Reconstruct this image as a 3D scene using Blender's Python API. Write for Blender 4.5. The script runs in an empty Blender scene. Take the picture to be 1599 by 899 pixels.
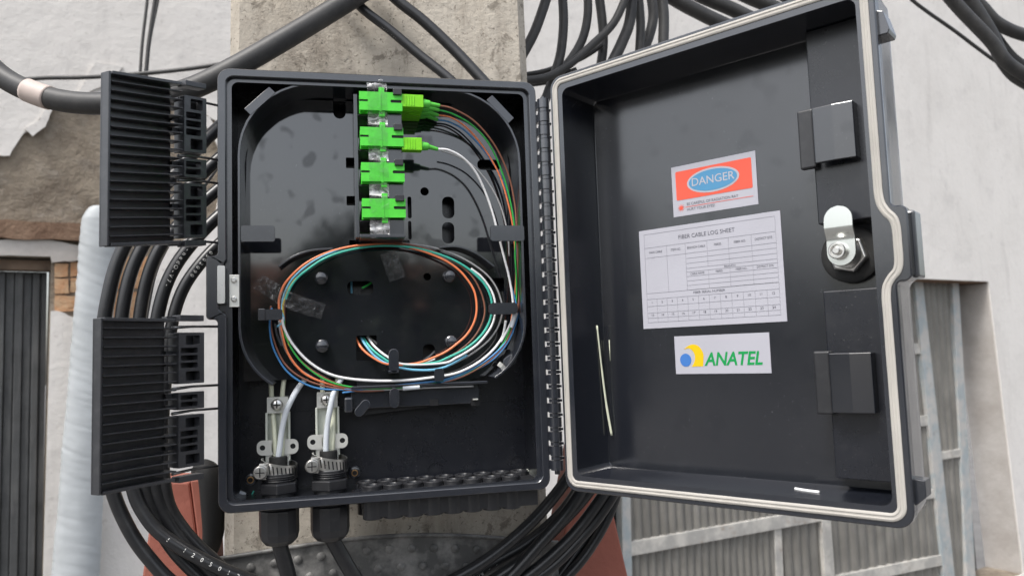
import bpy, bmesh, math, random
from mathutils import Vector, Matrix, noise
from math import sin, cos, pi, radians
random.seed(7)
S = bpy.context.scene
COL = S.collection

# ------------------------------------------------------------------ camera
# Box frame (mm): x right, y down, d away from the camera; (0,0,0) = upper left corner of the box rim.
ZC = 3.0                       # height of the box centre above the ground (m)
BW, BH = 248.0, 330.0
def BX(x, y, d):               # box frame -> world
    return Vector(((x - BW/2)/1000, d/1000, ZC + (BH/2 - y)/1000))
CAM = (88.56, 221.40, -589.93)
R_RIGHT = Vector((0.97537068, 0.03442965, -0.21786841))
R_DOWN = Vector((-0.01509401, 0.99584553, 0.08979896))
R_VIEW = Vector((0.22005503, -0.08429877, 0.97183821))
FPX, CX, CY = 1185.0, 799.5, 449.5
def dirw(v): return Vector((v.x, v.z, -v.y))
cam_d = bpy.data.cameras.new('camera'); cam = bpy.data.objects.new('camera', cam_d); COL.objects.link(cam)
m = Matrix.Identity(4)
for i, c in enumerate((dirw(R_RIGHT), -dirw(R_DOWN), -dirw(R_VIEW))):
    for j in range(3): m[j][i] = c[j]
m.translation = BX(*CAM)
cam.matrix_world = m
cam_d.sensor_width = 36; cam_d.lens = FPX/1599*36
cam_d.clip_start = 0.01; cam_d.clip_end = 500
cam_d.dof.use_dof = True; cam_d.dof.focus_distance = 0.60; cam_d.dof.aperture_fstop = 13
S.camera = cam

# ------------------------------------------------------------------ sky, sun, exposure
SUN_EL, SUN_AZ = radians(58), radians(230)
w = bpy.data.worlds.new('World'); S.world = w; w.use_nodes = True
nt = w.node_tree; nt.nodes.clear()
sky = nt.nodes.new('ShaderNodeTexSky'); sky.sky_type = 'NISHITA'; sky.sun_disc = False
sky.sun_elevation = SUN_EL; sky.sun_rotation = SUN_AZ; sky.dust_density = 4; sky.air_density = 1.2; sky.ozone_density = 1
hsv = nt.nodes.new('ShaderNodeHueSaturation'); hsv.inputs['Saturation'].default_value = 0.42
bg = nt.nodes.new('ShaderNodeBackground'); bg.inputs['Strength'].default_value = 0.15
out = nt.nodes.new('ShaderNodeOutputWorld')
nt.links.new(sky.outputs[0], hsv.inputs['Color']); nt.links.new(hsv.outputs[0], bg.inputs[0]); nt.links.new(bg.outputs[0], out.inputs[0])
sl = bpy.data.lights.new('sun', 'SUN'); sl.energy = 1.5; sl.angle = radians(14); sl.color = (1, .97, .93)
so = bpy.data.objects.new('sun', sl); COL.objects.link(so)
# Nishita: rotation 0 = +Y, clockwise seen from above
sd = Vector((sin(SUN_AZ)*cos(SUN_EL), cos(SUN_AZ)*cos(SUN_EL), sin(SUN_EL)))
so.rotation_euler = sd.to_track_quat('Z', 'Y').to_euler(); so.location = (0, 0, 8)
S.view_settings.view_transform = 'Standard'; S.view_settings.look = 'None'
S.view_settings.exposure = 0.9; S.view_settings.gamma = 1

# ------------------------------------------------------------------ frames
LTH = 0.933240546936774; LC, LS = cos(LTH), sin(LTH)
LX0, LD0 = 248.13 + 9.27, -9.21
def LX(x, y, d):               # lid frame (x along the open lid, y down, d behind its rim)
    return BX(LX0 + x*LC + d*LS, y, LD0 - x*LS + d*LC)
def ray(px, py):
    return R_RIGHT*((px-CX)/FPX) + R_DOWN*((py-CY)/FPX) + R_VIEW
def U(px, py, d):              # where the sight line of a photo point meets depth d (mm) -> box frame
    v = ray(px, py); s = (d - CAM[2])/v.z
    return (CAM[0]+s*v.x, CAM[1]+s*v.y, d)
def UW(px, py, d): return BX(*U(px, py, d))
# house wall frame: s along the wall, z up, n out of the wall toward the street (mm)
WA = radians(20); WP = (100.0, 2300.0)
WDIR = (cos(WA), sin(WA)); WN = (sin(WA), -cos(WA))
def WX(s, z, n):
    return BX(WP[0] + s*WDIR[0] + n*WN[0], -z, WP[1] + s*WDIR[1] + n*WN[1])
def WL(px, py, n=0):
    v = ray(px, py)
    k = (n - ((CAM[0]-WP[0])*WN[0] + (CAM[2]-WP[1])*WN[1]))/(v.x*WN[0] + v.z*WN[1])
    x, y, d = CAM[0]+k*v.x, CAM[1]+k*v.y, CAM[2]+k*v.z
    return ((x-WP[0])*WDIR[0] + (d-WP[1])*WDIR[1], -y)

# ------------------------------------------------------------------ materials
MATS = {}
def mat(name, col, rough=.5, metal=0., spec=.5, var=0., vscale=40., bump=0., bscale=200., rvar=0., col2=None, ramp=(.35, .65), detail=5, coat=0., trans=0., ior=1.45, dust=0., dcol=(.35,.34,.33), dscale=60., dramp=(.5,.8), speck=None, smudge=0., streak=None):
    if name in MATS: return MATS[name]
    M = bpy.data.materials.new(name); M.use_nodes = True; MATS[name] = M
    t = M.node_tree; b = t.nodes['Principled BSDF']; L = t.links.new
    b.inputs['Base Color'].default_value = (*col, 1); b.inputs['Roughness'].default_value = rough
    b.inputs['Metallic'].default_value = metal; b.inputs['Specular IOR Level'].default_value = spec
    b.inputs['IOR'].default_value = ior; b.inputs['Coat Weight'].default_value = coat; b.inputs['Transmission Weight'].default_value = trans
    tc = t.nodes.new('ShaderNodeTexCoord'); geo = t.nodes.new('ShaderNodeNewGeometry')
    P = geo.outputs['Position']
    def nz(scale, det=detail, rgh=.6, off=0):
        n = t.nodes.new('ShaderNodeTexNoise'); n.inputs['Scale'].default_value = scale; n.inputs['Detail'].default_value = det; n.inputs['Roughness'].default_value = rgh
        mp = t.nodes.new('ShaderNodeMapping'); mp.inputs['Location'].default_value = (off, off*.7, off*1.3); L(P, mp.inputs[0]); L(mp.outputs[0], n.inputs['Vector'])
        return n.outputs['Fac']
    def ramp_(src, a, c):
        r = t.nodes.new('ShaderNodeValToRGB'); r.color_ramp.elements[0].position = a; r.color_ramp.elements[1].position = c; L(src, r.inputs[0]); return r.outputs[0]
    cur = None
    if var > 0 or col2:
        c2 = col2 or tuple(max(0, c*(1-var)) for c in col)
        mx = t.nodes.new('ShaderNodeMix'); mx.data_type = 'RGBA'
        mx.inputs[6].default_value = (*col, 1); mx.inputs[7].default_value = (*c2, 1)
        L(ramp_(nz(vscale), *ramp), mx.inputs[0]); cur = mx.outputs[2]
    if dust > 0:
        mx = t.nodes.new('ShaderNodeMix'); mx.data_type = 'RGBA'
        mul = t.nodes.new('ShaderNodeMath'); mul.operation = 'MULTIPLY'; mul.inputs[1].default_value = dust
        L(ramp_(nz(dscale, 8, .75, 3.1), *dramp), mul.inputs[0]); L(mul.outputs[0], mx.inputs[0])
        if cur: L(cur, mx.inputs[6])
        else: mx.inputs[6].default_value = (*col, 1)
        mx.inputs[7].default_value = (*dcol, 1); cur = mx.outputs[2]
    def mixc(fac, c_):
        nonlocal cur
        mx = t.nodes.new('ShaderNodeMix'); mx.data_type = 'RGBA'; L(fac, mx.inputs[0])
        if cur: L(cur, mx.inputs[6])
        else: mx.inputs[6].default_value = (*col, 1)
        mx.inputs[7].default_value = (*c_, 1); cur = mx.outputs[2]
    def rng(src, lo, hi, a=0., c_=1.):
        r = t.nodes.new('ShaderNodeMapRange'); r.inputs[1].default_value = lo; r.inputs[2].default_value = hi; r.inputs[3].default_value = a; r.inputs[4].default_value = c_; L(src, r.inputs[0]); return r.outputs[0]
    if speck:                                   # fine settled dust grains in uneven drifts
        sc_, lo, hi, amt, c_ = speck
        m1 = t.nodes.new('ShaderNodeMath'); m1.operation = 'MULTIPLY'
        L(rng(nz(sc_, 2, .5, 11.), lo, hi, 0, amt), m1.inputs[0]); L(rng(nz(24, 4, .6, 17.), .42, .62), m1.inputs[1]); mixc(m1.outputs[0], c_)
    if streak:                                  # grime that ran down the surface
        sc_, lo, hi, amt, c_ = streak
        mp = t.nodes.new('ShaderNodeMapping'); mp.inputs['Scale'].default_value = (sc_, sc_, sc_*.12); L(P, mp.inputs[0])
        n = t.nodes.new('ShaderNodeTexNoise'); n.inputs['Scale'].default_value = 1; n.inputs['Detail'].default_value = 6; n.inputs['Roughness'].default_value = .65; L(mp.outputs[0], n.inputs['Vector'])
        mixc(rng(n.outputs['Fac'], lo, hi, 0, amt), c_)
    if smudge:                                  # finger marks: duller patches
        L(rng(nz(58, 1.5, .4, 23.), .60, .68, spec, spec*(1-smudge)), b.inputs['Specular IOR Level'])
    if cur: L(cur, b.inputs['Base Color'])
    if rvar > 0:
        mr = t.nodes.new('ShaderNodeMapRange'); mr.inputs[3].default_value = max(.02, rough-rvar); mr.inputs[4].default_value = min(1, rough+rvar)
        L(nz(vscale*1.7, 6, .65, 9.), mr.inputs[0]); L(mr.outputs[0], b.inputs['Roughness'])
    if bump > 0:
        bp = t.nodes.new('ShaderNodeBump'); bp.inputs['Strength'].default_value = 1; bp.inputs['Distance'].default_value = bump
        L(nz(bscale, 8, .65, 5.), bp.inputs['Height']); L(bp.outputs[0], b.inputs['Normal'])
    return M
K = (.0105, .0118, .0165)
M_body = mat('black_plastic', (.017,.0195,.026), .19, spec=1.0, ior=1.55, bump=.000006, bscale=700, speck=(760, .68, .76, .25, (.3,.3,.3)), rvar=.06, vscale=30, dust=.10, dcol=(.2,.19,.18), dscale=45, dramp=(.5,.85))
M_wallp = mat('black_plastic_inner', K, .28, spec=.75, bump=.000005, bscale=700, speck=(700, .68, .76, .3, (.3,.29,.28)), rvar=.05, vscale=30, dust=.06, dcol=(.2,.19,.18), dscale=60)
M_tray = mat('glossy_black_tray', (.011,.0122,.0155), .06, spec=1.0, ior=1.62, rvar=.03, vscale=38, dust=.10, dcol=(.11,.10,.095), dscale=38, dramp=(.55,.72), smudge=.38, speck=(800, .70, .77, .25, (.3,.3,.3)))
M_lidin = mat('lid_inner_plastic', (.0095,.011,.0155), .19, spec=1.0, ior=1.54, rvar=.06, vscale=14, dust=.08, dcol=(.13,.13,.135), dscale=55, dramp=(.55,.85), speck=(760, .69, .77, .28, (.30,.30,.31)), smudge=.10)
M_matte = mat('matte_black_plastic', (.016,.0165,.019), .38, spec=.7, dust=.1, dcol=(.2,.2,.2), dscale=120)
M_fin = mat('finned_black_plastic', (.028,.029,.033), .34, spec=.9, bump=.00001, bscale=500, dust=.3, dcol=(.15,.15,.155), dscale=120)
M_cable = mat('black_cable_jacket', (.013,.0137,.0155), .33, spec=.65, bump=.00002, bscale=400, rvar=.07, dust=.2, dcol=(.12,.115,.11), dscale=80, dramp=(.5,.8))
M_oldcable = mat('weathered_cable_jacket', (.035,.035,.036), .5, spec=.45, bump=.0001, bscale=300, dust=.4, dcol=(.12,.115,.105), dscale=40, dramp=(.4,.8))
M_green = mat('green_adapter_plastic', (.085,.64,.05), .36, spec=.45, var=.12, vscale=150)
M_ygreen = mat('yellow_green_connector', (.19,.62,.01), .36, spec=.45, var=.1, vscale=150)
M_boot = mat('green_boot_rubber', (.10,.50,.06), .45, spec=.4)
M_gasket = mat('white_rubber_gasket', (.44,.42,.385), .6, spec=.3, var=.14, vscale=25, dust=.25, dcol=(.33,.31,.28), dscale=70, dramp=(.5,.8))
M_steel = mat('zinc_steel', (.72,.71,.68), .30, metal=1, rvar=.08, vscale=150)
M_cam = mat('polished_steel', (.74,.76,.73), .24, metal=1)
M_wire = mat('dark_wire_steel', (.22,.22,.22), .35, metal=1)
M_clampsteel = mat('dull_bracket_steel', (.64,.64,.60), .40, metal=.45, rvar=.08, vscale=90)
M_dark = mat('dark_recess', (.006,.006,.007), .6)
M_brass = mat('brass', (.6,.35,.16), .3, metal=1)
M_paper = mat('sticker_paper', (.40,.40,.445), .45, spec=.4, var=.05, vscale=25)
M_ink = mat('grey_ink', (.10,.10,.12), .6)
M_inkl = mat('light_grey_ink', (.30,.30,.34), .6)
M_red = mat('danger_red', (.72,.095,.055), .45, var=.06)
M_blue = mat('danger_blue', (.07,.24,.42), .45)
M_lgreen = mat('logo_green', (.0,.26,.06), .45)
M_lyel = mat('logo_yellow', (.68,.45,.0), .45)
M_lblue = mat('logo_blue', (.045,.16,.45), .45)
M_whiteprint = mat('white_cable_print', (.7,.7,.68), .5)
M_tube = mat('white_buffer_tube', (.62,.66,.70), .35, spec=.5)
M_rod = mat('pale_strength_rod', (.62,.64,.50), .45)
M_spl = mat('pale_bracket_plastic', (.60,.63,.56), .35, var=.1, vscale=80)
M_pole = mat('pole_concrete', (.46,.42,.36), .85, spec=.25, col2=(.35,.315,.265), vscale=7, ramp=(.42,.72), bump=.0014, bscale=160, dust=.5, dcol=(.2,.17,.14), dscale=18, dramp=(.5,.75), detail=9)
M_plaster = mat('white_plaster', (.70,.675,.645), .8, spec=.2, col2=(.64,.615,.585), vscale=2.2, ramp=(.42,.75), bump=.004, bscale=16, dust=.45, dcol=(.42,.405,.395), dscale=5, dramp=(.54,.78), streak=(9, .56, .74, .3, (.36,.34,.32)), speck=(60, .62, .7, .35, (.36,.33,.3)))
M_cement = mat('bare_cement', (.30,.255,.20), .95, spec=.15, col2=(.17,.14,.11), vscale=9, ramp=(.38,.66), bump=.018, bscale=26, dust=.6, dcol=(.36,.33,.29), dscale=14, dramp=(.5,.75), detail=9)
M_brick = mat('orange_brick', (.50,.24,.115), .9, spec=.15, col2=(.52,.36,.23), vscale=18, bump=.006, bscale=60)
M_lint = mat('lintel_stained', (.25,.17,.12), .95, spec=.1, col2=(.16,.10,.07), vscale=14, bump=.012, bscale=40)
M_shut = mat('dark_shutter', (.085,.088,.09), .55, spec=.4, var=.4, vscale=7, bump=.002, bscale=40, dust=.4, dcol=(.2,.2,.2), dscale=30, dramp=(.62,.8), streak=(30, .5, .7, .5, (.16,.16,.155)))
M_wood = mat('old_wood', (.17,.12,.085), .8, var=.4, vscale=20, bump=.002, bscale=60)
M_wrap = mat('white_wrap', (.43,.455,.47), .5, spec=.35, var=.14, vscale=9)
M_redp = mat('terracotta_paint', (.33,.115,.085), .6, spec=.35, col2=(.27,.095,.07), vscale=10, bump=.0008, bscale=90, dust=.4, dcol=(.33,.2,.16), dscale=25, dramp=(.55,.8))
M_strap = mat('galvanised_strap', (.11,.11,.108), .62, metal=.35, col2=(.27,.265,.255), vscale=60, ramp=(.42,.66), bump=.0006, bscale=90, dust=.4, dcol=(.09,.085,.08), dscale=60)
M_frame = mat('window_frame_paint', (.52,.50,.46), .6, spec=.35, col2=(.36,.35,.33), vscale=11, ramp=(.4,.6), bump=.002, bscale=60, dust=.7, dcol=(.26,.20,.15), dscale=14, dramp=(.56,.68))
M_bframe = mat('blue_grey_frame_paint', (.32,.36,.375), .6, col2=(.44,.43,.41), vscale=12, ramp=(.4,.6), bump=.002, bscale=60, dust=.6, dcol=(.2,.18,.16), dscale=16, dramp=(.57,.68))
M_flute = mat('fluted_glass', (.22,.21,.19), .3, spec=.5, var=.3, vscale=5, streak=(22, .45, .7, .6, (.11,.11,.105)), dust=.4, dcol=(.32,.31,.29), dscale=7, dramp=(.55,.75))
M_reveal = mat('reveal_plaster', (.50,.475,.45), .85, spec=.2, col2=(.40,.37,.345), vscale=5, bump=.004, bscale=25, dust=.4, dcol=(.36,.30,.26), dscale=9, dramp=(.55,.8))
M_ground = mat('street_ground', (.16,.155,.15), .9, var=.3, vscale=2)
M_leaf = mat('tree_leaves', (.05,.085,.03), .6, var=.4, vscale=3)
M_bark = mat('tree_bark', (.11,.085,.065), .9, var=.4, vscale=10)
M_opp = mat('opposite_wall', (.22,.20,.18), .85, var=.2, vscale=2)
M_tile = mat('roof_tile', (.22,.10,.06), .85, var=.3, vscale=5)
M_rubber = mat('black_rubber', (.02,.02,.02), .65, spec=.35, bump=.0008, bscale=70)
M_ctape = mat('pinkish_cable_tape', (.50,.42,.38), .55, var=.15, vscale=30, dust=.5, dcol=(.3,.2,.15), dscale=50, dramp=(.55,.75))
FC = dict(white=(.78,.78,.78), grey=(.33,.33,.335), orange=(.78,.22,.09), brown=(.23,.095,.06), green=(.03,.36,.06), teal=(.05,.42,.32), blue=(.06,.22,.48), yellow=(.55,.42,.06), lblue=(.16,.44,.62))
MF = {k: mat('fibre_'+k, v, .35, spec=.5) for k, v in FC.items()}
def pole_mat():
    M = M_pole; t = M.node_tree; L = t.links.new; b = t.nodes['Principled BSDF']; geo = t.nodes.new('ShaderNodeNewGeometry')
    prev = b.inputs['Base Color'].links[0].from_socket
    def stain(scale, loc, lo, hi, col, amt, prev):
        mp = t.nodes.new('ShaderNodeMapping'); mp.inputs['Scale'].default_value = scale; mp.inputs['Location'].default_value = loc; L(geo.outputs['Position'], mp.inputs[0])
        n = t.nodes.new('ShaderNodeTexNoise'); n.inputs['Scale'].default_value = 1; n.inputs['Detail'].default_value = 7; n.inputs['Roughness'].default_value = .7; n.inputs['Distortion'].default_value = .6; L(mp.outputs[0], n.inputs['Vector'])
        r = t.nodes.new('ShaderNodeMapRange'); r.inputs[1].default_value = lo; r.inputs[2].default_value = hi; r.inputs[4].default_value = amt; L(n.outputs['Fac'], r.inputs[0])
        m = t.nodes.new('ShaderNodeMix'); m.data_type = 'RGBA'; L(r.outputs[0], m.inputs[0]); L(prev, m.inputs[6]); m.inputs[7].default_value = (*col, 1); return m.outputs[2]
    prev = stain((26, 26, 5), (3, 0, 1), .48, .68, (.19, .165, .135), .7, prev)        # rain streaks
    prev = stain((7, 7, 4), (9, 2, 5), .5, .68, (.52, .46, .375), .6, prev)            # pale lime bloom
    prev = stain((230, 230, 230), (1, 7, 2), .58, .64, (.10, .09, .075), .85, prev)   # pits
    prev = stain((60, 60, 45), (4, 4, 4), .56, .63, (.15, .13, .105), .7, prev)       # dark specks
    L(prev, b.inputs['Base Color'])
pole_mat()
def tape_mat():
    M = bpy.data.materials.new('clear_tape'); M.use_nodes = True; t = M.node_tree; t.nodes.clear(); L = t.links.new
    o = t.nodes.new('ShaderNodeOutputMaterial'); mix = t.nodes.new('ShaderNodeMixShader'); tr = t.nodes.new('ShaderNodeBsdfTransparent')
    p = t.nodes.new('ShaderNodeBsdfPrincipled'); p.inputs['Base Color'].default_value = (.58,.58,.58,1); p.inputs['Roughness'].default_value = .1; p.inputs['Specular IOR Level'].default_value = .8
    n = t.nodes.new('ShaderNodeTexNoise'); n.inputs['Scale'].default_value = 130; n.inputs['Detail'].default_value = 2; n.inputs['Distortion'].default_value = 1.2
    g = t.nodes.new('ShaderNodeNewGeometry'); L(g.outputs['Position'], n.inputs['Vector'])
    mr = t.nodes.new('ShaderNodeMapRange'); mr.inputs[1].default_value = .42; mr.inputs[2].default_value = .62; mr.inputs[3].default_value = .22; mr.inputs[4].default_value = .72
    bp = t.nodes.new('ShaderNodeBump'); bp.inputs['Distance'].default_value = .0012; L(n.outputs['Fac'], bp.inputs['Height']); L(bp.outputs[0], p.inputs['Normal'])
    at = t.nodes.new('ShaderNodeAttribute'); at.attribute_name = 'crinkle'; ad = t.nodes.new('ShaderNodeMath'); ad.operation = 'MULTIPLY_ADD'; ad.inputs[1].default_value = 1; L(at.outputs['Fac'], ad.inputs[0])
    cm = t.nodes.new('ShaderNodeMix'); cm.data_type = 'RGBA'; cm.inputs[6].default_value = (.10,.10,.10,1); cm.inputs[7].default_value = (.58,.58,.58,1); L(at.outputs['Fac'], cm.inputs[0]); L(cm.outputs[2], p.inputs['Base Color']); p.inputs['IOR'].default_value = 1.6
    ml = t.nodes.new('ShaderNodeMath'); ml.operation = 'MULTIPLY'; L(n.outputs['Fac'], mr.inputs[0]); L(mr.outputs[0], ml.inputs[0]); ad.use_clamp = True
    m2 = t.nodes.new('ShaderNodeMath'); m2.operation = 'MULTIPLY_ADD'; L(at.outputs['Fac'], m2.inputs[0]); m2.inputs[1].default_value = 1.1; m2.inputs[2].default_value = .32; L(m2.outputs[0], ml.inputs[1]); L(ml.outputs[0], mix.inputs[0]); L(tr.outputs[0], mix.inputs[1]); L(p.outputs[0], mix.inputs[2]); L(mix.outputs[0], o.inputs[0])
    return M
M_tape = tape_mat()

# ------------------------------------------------------------------ mesh helpers
WLOC = {}
def tag(o, label=None, cat=None, group=None, kind=None):
    if label: o['label'] = label
    if cat: o['category'] = cat
    if group: o['group'] = group
    if kind: o['kind'] = kind
    return o
def empty(name, loc, label=None, cat=None, group=None, kind=None):
    o = bpy.data.objects.new(name, None); COL.objects.link(o); o.location = loc; WLOC[o.name] = Vector(loc); o.empty_display_size = .01
    return tag(o, label, cat, group, kind)
class MB:
    def __init__(self, fr=BX): self.v = []; self.f = []; self.mi = []; self.fr = fr; self.m = 0; self.mats = []
    def use(self, material):
        if material not in self.mats: self.mats.append(material)
        self.m = self.mats.index(material); return self
    def add(self, pts, faces, raw=False):
        b = len(self.v); self.v += [Vector(p) if raw else self.fr(*p) for p in pts]
        for f in faces: self.f.append([b+i for i in f]); self.mi.append(self.m)
        return self
    def box(self, x0, x1, y0, y1, z0, z1):
        p = [(x, y, z) for z in (z0, z1) for y in (y0, y1) for x in (x0, x1)]
        return self.add(p, [(0,1,3,2),(4,6,7,5),(0,4,5,1),(2,3,7,6),(0,2,6,4),(1,5,7,3)])
    def prism(self, poly, z0, z1):
        n = len(poly); p = [(x, y, z0) for x, y in poly] + [(x, y, z1) for x, y in poly]
        fs = [list(range(n)), list(range(2*n-1, n-1, -1))] + [(i, i+n, (i+1) % n + n, (i+1) % n) for i in range(n)]
        return self.add(p, fs)
    def obox(self, c, ang, hx, hy, z0, z1):            # rotated rectangle prism
        ca, sa = cos(ang), sin(ang)
        return self.prism([(c[0]+a*hx*ca-b*hy*sa, c[1]+a*hx*sa+b*hy*ca) for a, b in ((-1,-1),(1,-1),(1,1),(-1,1))], z0, z1)
    def capsule(self, c0, c1, r, z0, z1, n=7):         # stadium prism
        a = math.atan2(c1[1]-c0[1], c1[0]-c0[0]); P = []
        for i in range(n): t = a+pi/2+pi*i/(n-1); P.append((c0[0]+r*cos(t), c0[1]+r*sin(t)))
        for i in range(n): t = a-pi/2+pi*i/(n-1); P.append((c1[0]+r*cos(t), c1[1]+r*sin(t)))
        return self.prism(P, z0, z1)
    def loft(self, loops, close=True, cap0=False, cap1=False):
        n = len(loops[0]); p = [q for l in loops for q in l]; fs = []
        for k in range(len(loops)-1):
            for i in range(n if close else n-1):
                j = (i+1) % n; fs.append((k*n+i, k*n+j, (k+1)*n+j, (k+1)*n+i))
        if cap0: fs.append(list(range(n-1, -1, -1)))
        if cap1: fs.append([(len(loops)-1)*n+i for i in range(n)])
        return self.add(p, fs)
    def turn(self, c, prof, axis='d', n=20, ph=0):     # lathe; prof = [(radius, along)]
        loops = []
        for r, a in prof:
            l = []
            for i in range(n):
                t = 2*pi*i/n+ph; u, v = r*cos(t), r*sin(t)
                l.append((c[0]+u, c[1]+v, a) if axis == 'd' else ((c[0]+u, a, c[1]+v) if axis == 'y' else (a, c[0]+u, c[1]+v)))
            loops.append(l)
        return self.loft(loops, True, True, True)
    def tube(self, path, r, n=8, raw=True, cap=True):
        P = [Vector(p) if raw else self.fr(*p) for p in path]
        rr = r if isinstance(r, (list, tuple)) else [r]*len(P)
        up = None; loops = []
        for i, p in enumerate(P):
            t = (P[min(i+1, len(P)-1)] - P[max(i-1, 0)])
            if t.length < 1e-9: t = Vector((0, 0, 1))
            t.normalize()
            if up is None: up = t.orthogonal().normalized()
            up = (up - t*up.dot(t)); up = up.normalized() if up.length > 1e-6 else t.orthogonal().normalized()
            s = t.cross(up); loops.append([p + (up*cos(2*pi*k/n) + s*sin(2*pi*k/n))*rr[i]/1000 for k in range(n)])
        b = len(self.v); self.v += [q for l in loops for q in l]
        for k in range(len(P)-1):
            for i in range(n):
                j = (i+1) % n; self.f.append([b+k*n+i, b+k*n+j, b+(k+1)*n+j, b+(k+1)*n+i]); self.mi.append(self.m)
        if cap:
            self.f.append([b+i for i in range(n-1, -1, -1)]); self.mi.append(self.m)
            self.f.append([b+(len(P)-1)*n+i for i in range(n)]); self.mi.append(self.m)
        return self
    def plate(self, loops, z0, z1):                    # filled outline with holes, from a 2-D curve
        cu = bpy.data.curves.new('t', 'CURVE'); cu.dimensions = '2D'; cu.fill_mode = 'BOTH'; cu.extrude = abs(z1-z0)/2
        for l in loops:
            sp = cu.splines.new('POLY'); sp.points.add(len(l)-1); sp.use_cyclic_u = True
            for q, pt in zip(l, sp.points): pt.co = (q[0], q[1], 0, 1)
        ob = bpy.data.objects.new('t', cu); me = bpy.data.meshes.new_from_object(ob); zm = (z0+z1)/2
        self.add([(v.co.x, v.co.y, zm+v.co.z) for v in me.vertices], [list(p.vertices) for p in me.polygons])
        bpy.data.objects.remove(ob); bpy.data.curves.remove(cu); bpy.data.meshes.remove(me); return self
    def text(self, s, c, size, z, ang=0, shear=0, bold=0, align='CENTER', sx=1, frame=None, flip=-1):
        cu = bpy.data.curves.new('t', 'FONT'); cu.body = s; cu.size = size; cu.shear = shear; cu.offset = bold; cu.align_x = align; cu.align_y = 'CENTER'; cu.resolution_u = 3
        ob = bpy.data.objects.new('t', cu); me = bpy.data.meshes.new_from_object(ob)
        ca, sa = cos(ang), sin(ang)
        if frame: pts = [frame(v.co.x*sx, v.co.y) for v in me.vertices]; self.add(pts, [list(p.vertices) for p in me.polygons], raw=True)
        else: self.add([(c[0]+(v.co.x*sx)*ca - (flip*v.co.y)*sa, c[1]+(v.co.x*sx)*sa + (flip*v.co.y)*ca, z) for v in me.vertices], [list(p.vertices) for p in me.polygons])
        bpy.data.objects.remove(ob); bpy.data.curves.remove(cu); bpy.data.meshes.remove(me); return self
    def build(self, name, material=None, parent=None, smooth=False, bevel=0., seg=2, label=None, cat=None, group=None, kind=None, recalc=True):
        c = sum(self.v, Vector())/len(self.v)
        me = bpy.data.meshes.new(name); me.from_pydata([v-c for v in self.v], [], self.f)
        for x in ([material] if material else self.mats): me.materials.append(x)
        if not material:
            for p, i in zip(me.polygons, self.mi): p.material_index = i
        if recalc:
            bm = bmesh.new(); bm.from_mesh(me); bmesh.ops.recalc_face_normals(bm, faces=bm.faces); bm.to_mesh(me); bm.free()
        if smooth:
            for p in me.polygons: p.use_smooth = True
            if smooth != 'all': me.set_sharp_from_angle(angle=radians(40))
        o = bpy.data.objects.new(name, me); COL.objects.link(o)
        if parent: o.parent = parent; o.location = c - WLOC[parent.name]
        else: o.location = c
        WLOC[o.name] = c
        if bevel:
            b = o.modifiers.new('bevel', 'BEVEL'); b.width = bevel/1000; b.segments = seg; b.limit_method = 'ANGLE'; b.angle_limit = radians(35); b.harden_normals = bool(smooth)
        return tag(o, label, cat, group, kind)
def copy(o, dworld, parent):
    c = o.copy(); COL.objects.link(c); c.parent = parent
    c.location = o.location + dworld; WLOC[c.name] = WLOC[o.name] + dworld
    return c
def crom(pts, per=8, closed=False):
    P = [Vector(p) for p in pts]; n = len(P); out = []
    for i in range(n if closed else n-1):
        a, b, c, d = (P[(i-1) % n], P[i], P[(i+1) % n], P[(i+2) % n]) if closed else (P[max(i-1, 0)], P[i], P[i+1], P[min(i+2, n-1)])
        for k in range(per):
            t = k/per; out.append(.5*((2*b)+(c-a)*t+(2*a-5*b+4*c-d)*t*t+(3*b-a-3*c+d)*t**3))
    if not closed: out.append(P[-1])
    return out
def rpoly(corners, inset=0, seg=6):
    """axis-aligned polygon (x, y, radius), clockwise in the y-down frame, inset inward, corners rounded."""
    n = len(corners); res = []
    def nrm(a, b):             # inward normal of edge a->b
        ex, ey = b[0]-a[0], b[1]-a[1]; l = math.hypot(ex, ey); return (-ey/l, ex/l)
    for i in range(n):
        p, q, r = corners[i-1], corners[i], corners[(i+1) % n]
        n1, n2 = nrm(p, q), nrm(q, r)
        det = n1[0]*n2[1]-n1[1]*n2[0]
        # miter point
        c1 = n1[0]*q[0]+n1[1]*q[1]+inset; c2 = n2[0]*q[0]+n2[1]*q[1]+inset
        x = (c1*n2[1]-c2*n1[1])/det; y = (n1[0]*c2-n2[0]*c1)/det
        e1 = Vector((q[0]-p[0], q[1]-p[1])).normalized(); e2 = Vector((r[0]-q[0], r[1]-q[1])).normalized()
        cross = e1.x*e2.y-e1.y*e2.x; rad = max(.4, q[2]-inset if cross > 0 else q[2]+inset)
        th = math.acos(max(-1, min(1, e1.dot(e2)))); L = rad*math.tan(th/2)
        A = Vector((x, y))-e1*L; s = 1 if cross > 0 else -1
        cc = A + Vector((-e1.y, e1.x))*rad*s
        a0 = math.atan2(A.y-cc.y, A.x-cc.x)
        for k in range(seg+1):
            a = a0 + s*th*k/seg; res.append((cc.x+rad*cos(a), cc.y+rad*sin(a)))
    return res
def circ(c, r, n=16): return [(c[0]+r*cos(2*pi*i/n), c[1]+r*sin(2*pi*i/n)) for i in range(n)]
def rrect(x0, x1, y0, y1, r, seg=4): return rpoly([(x0,y0,r),(x1,y0,r),(x1,y1,r),(x0,y1,r)], 0, seg)
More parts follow.
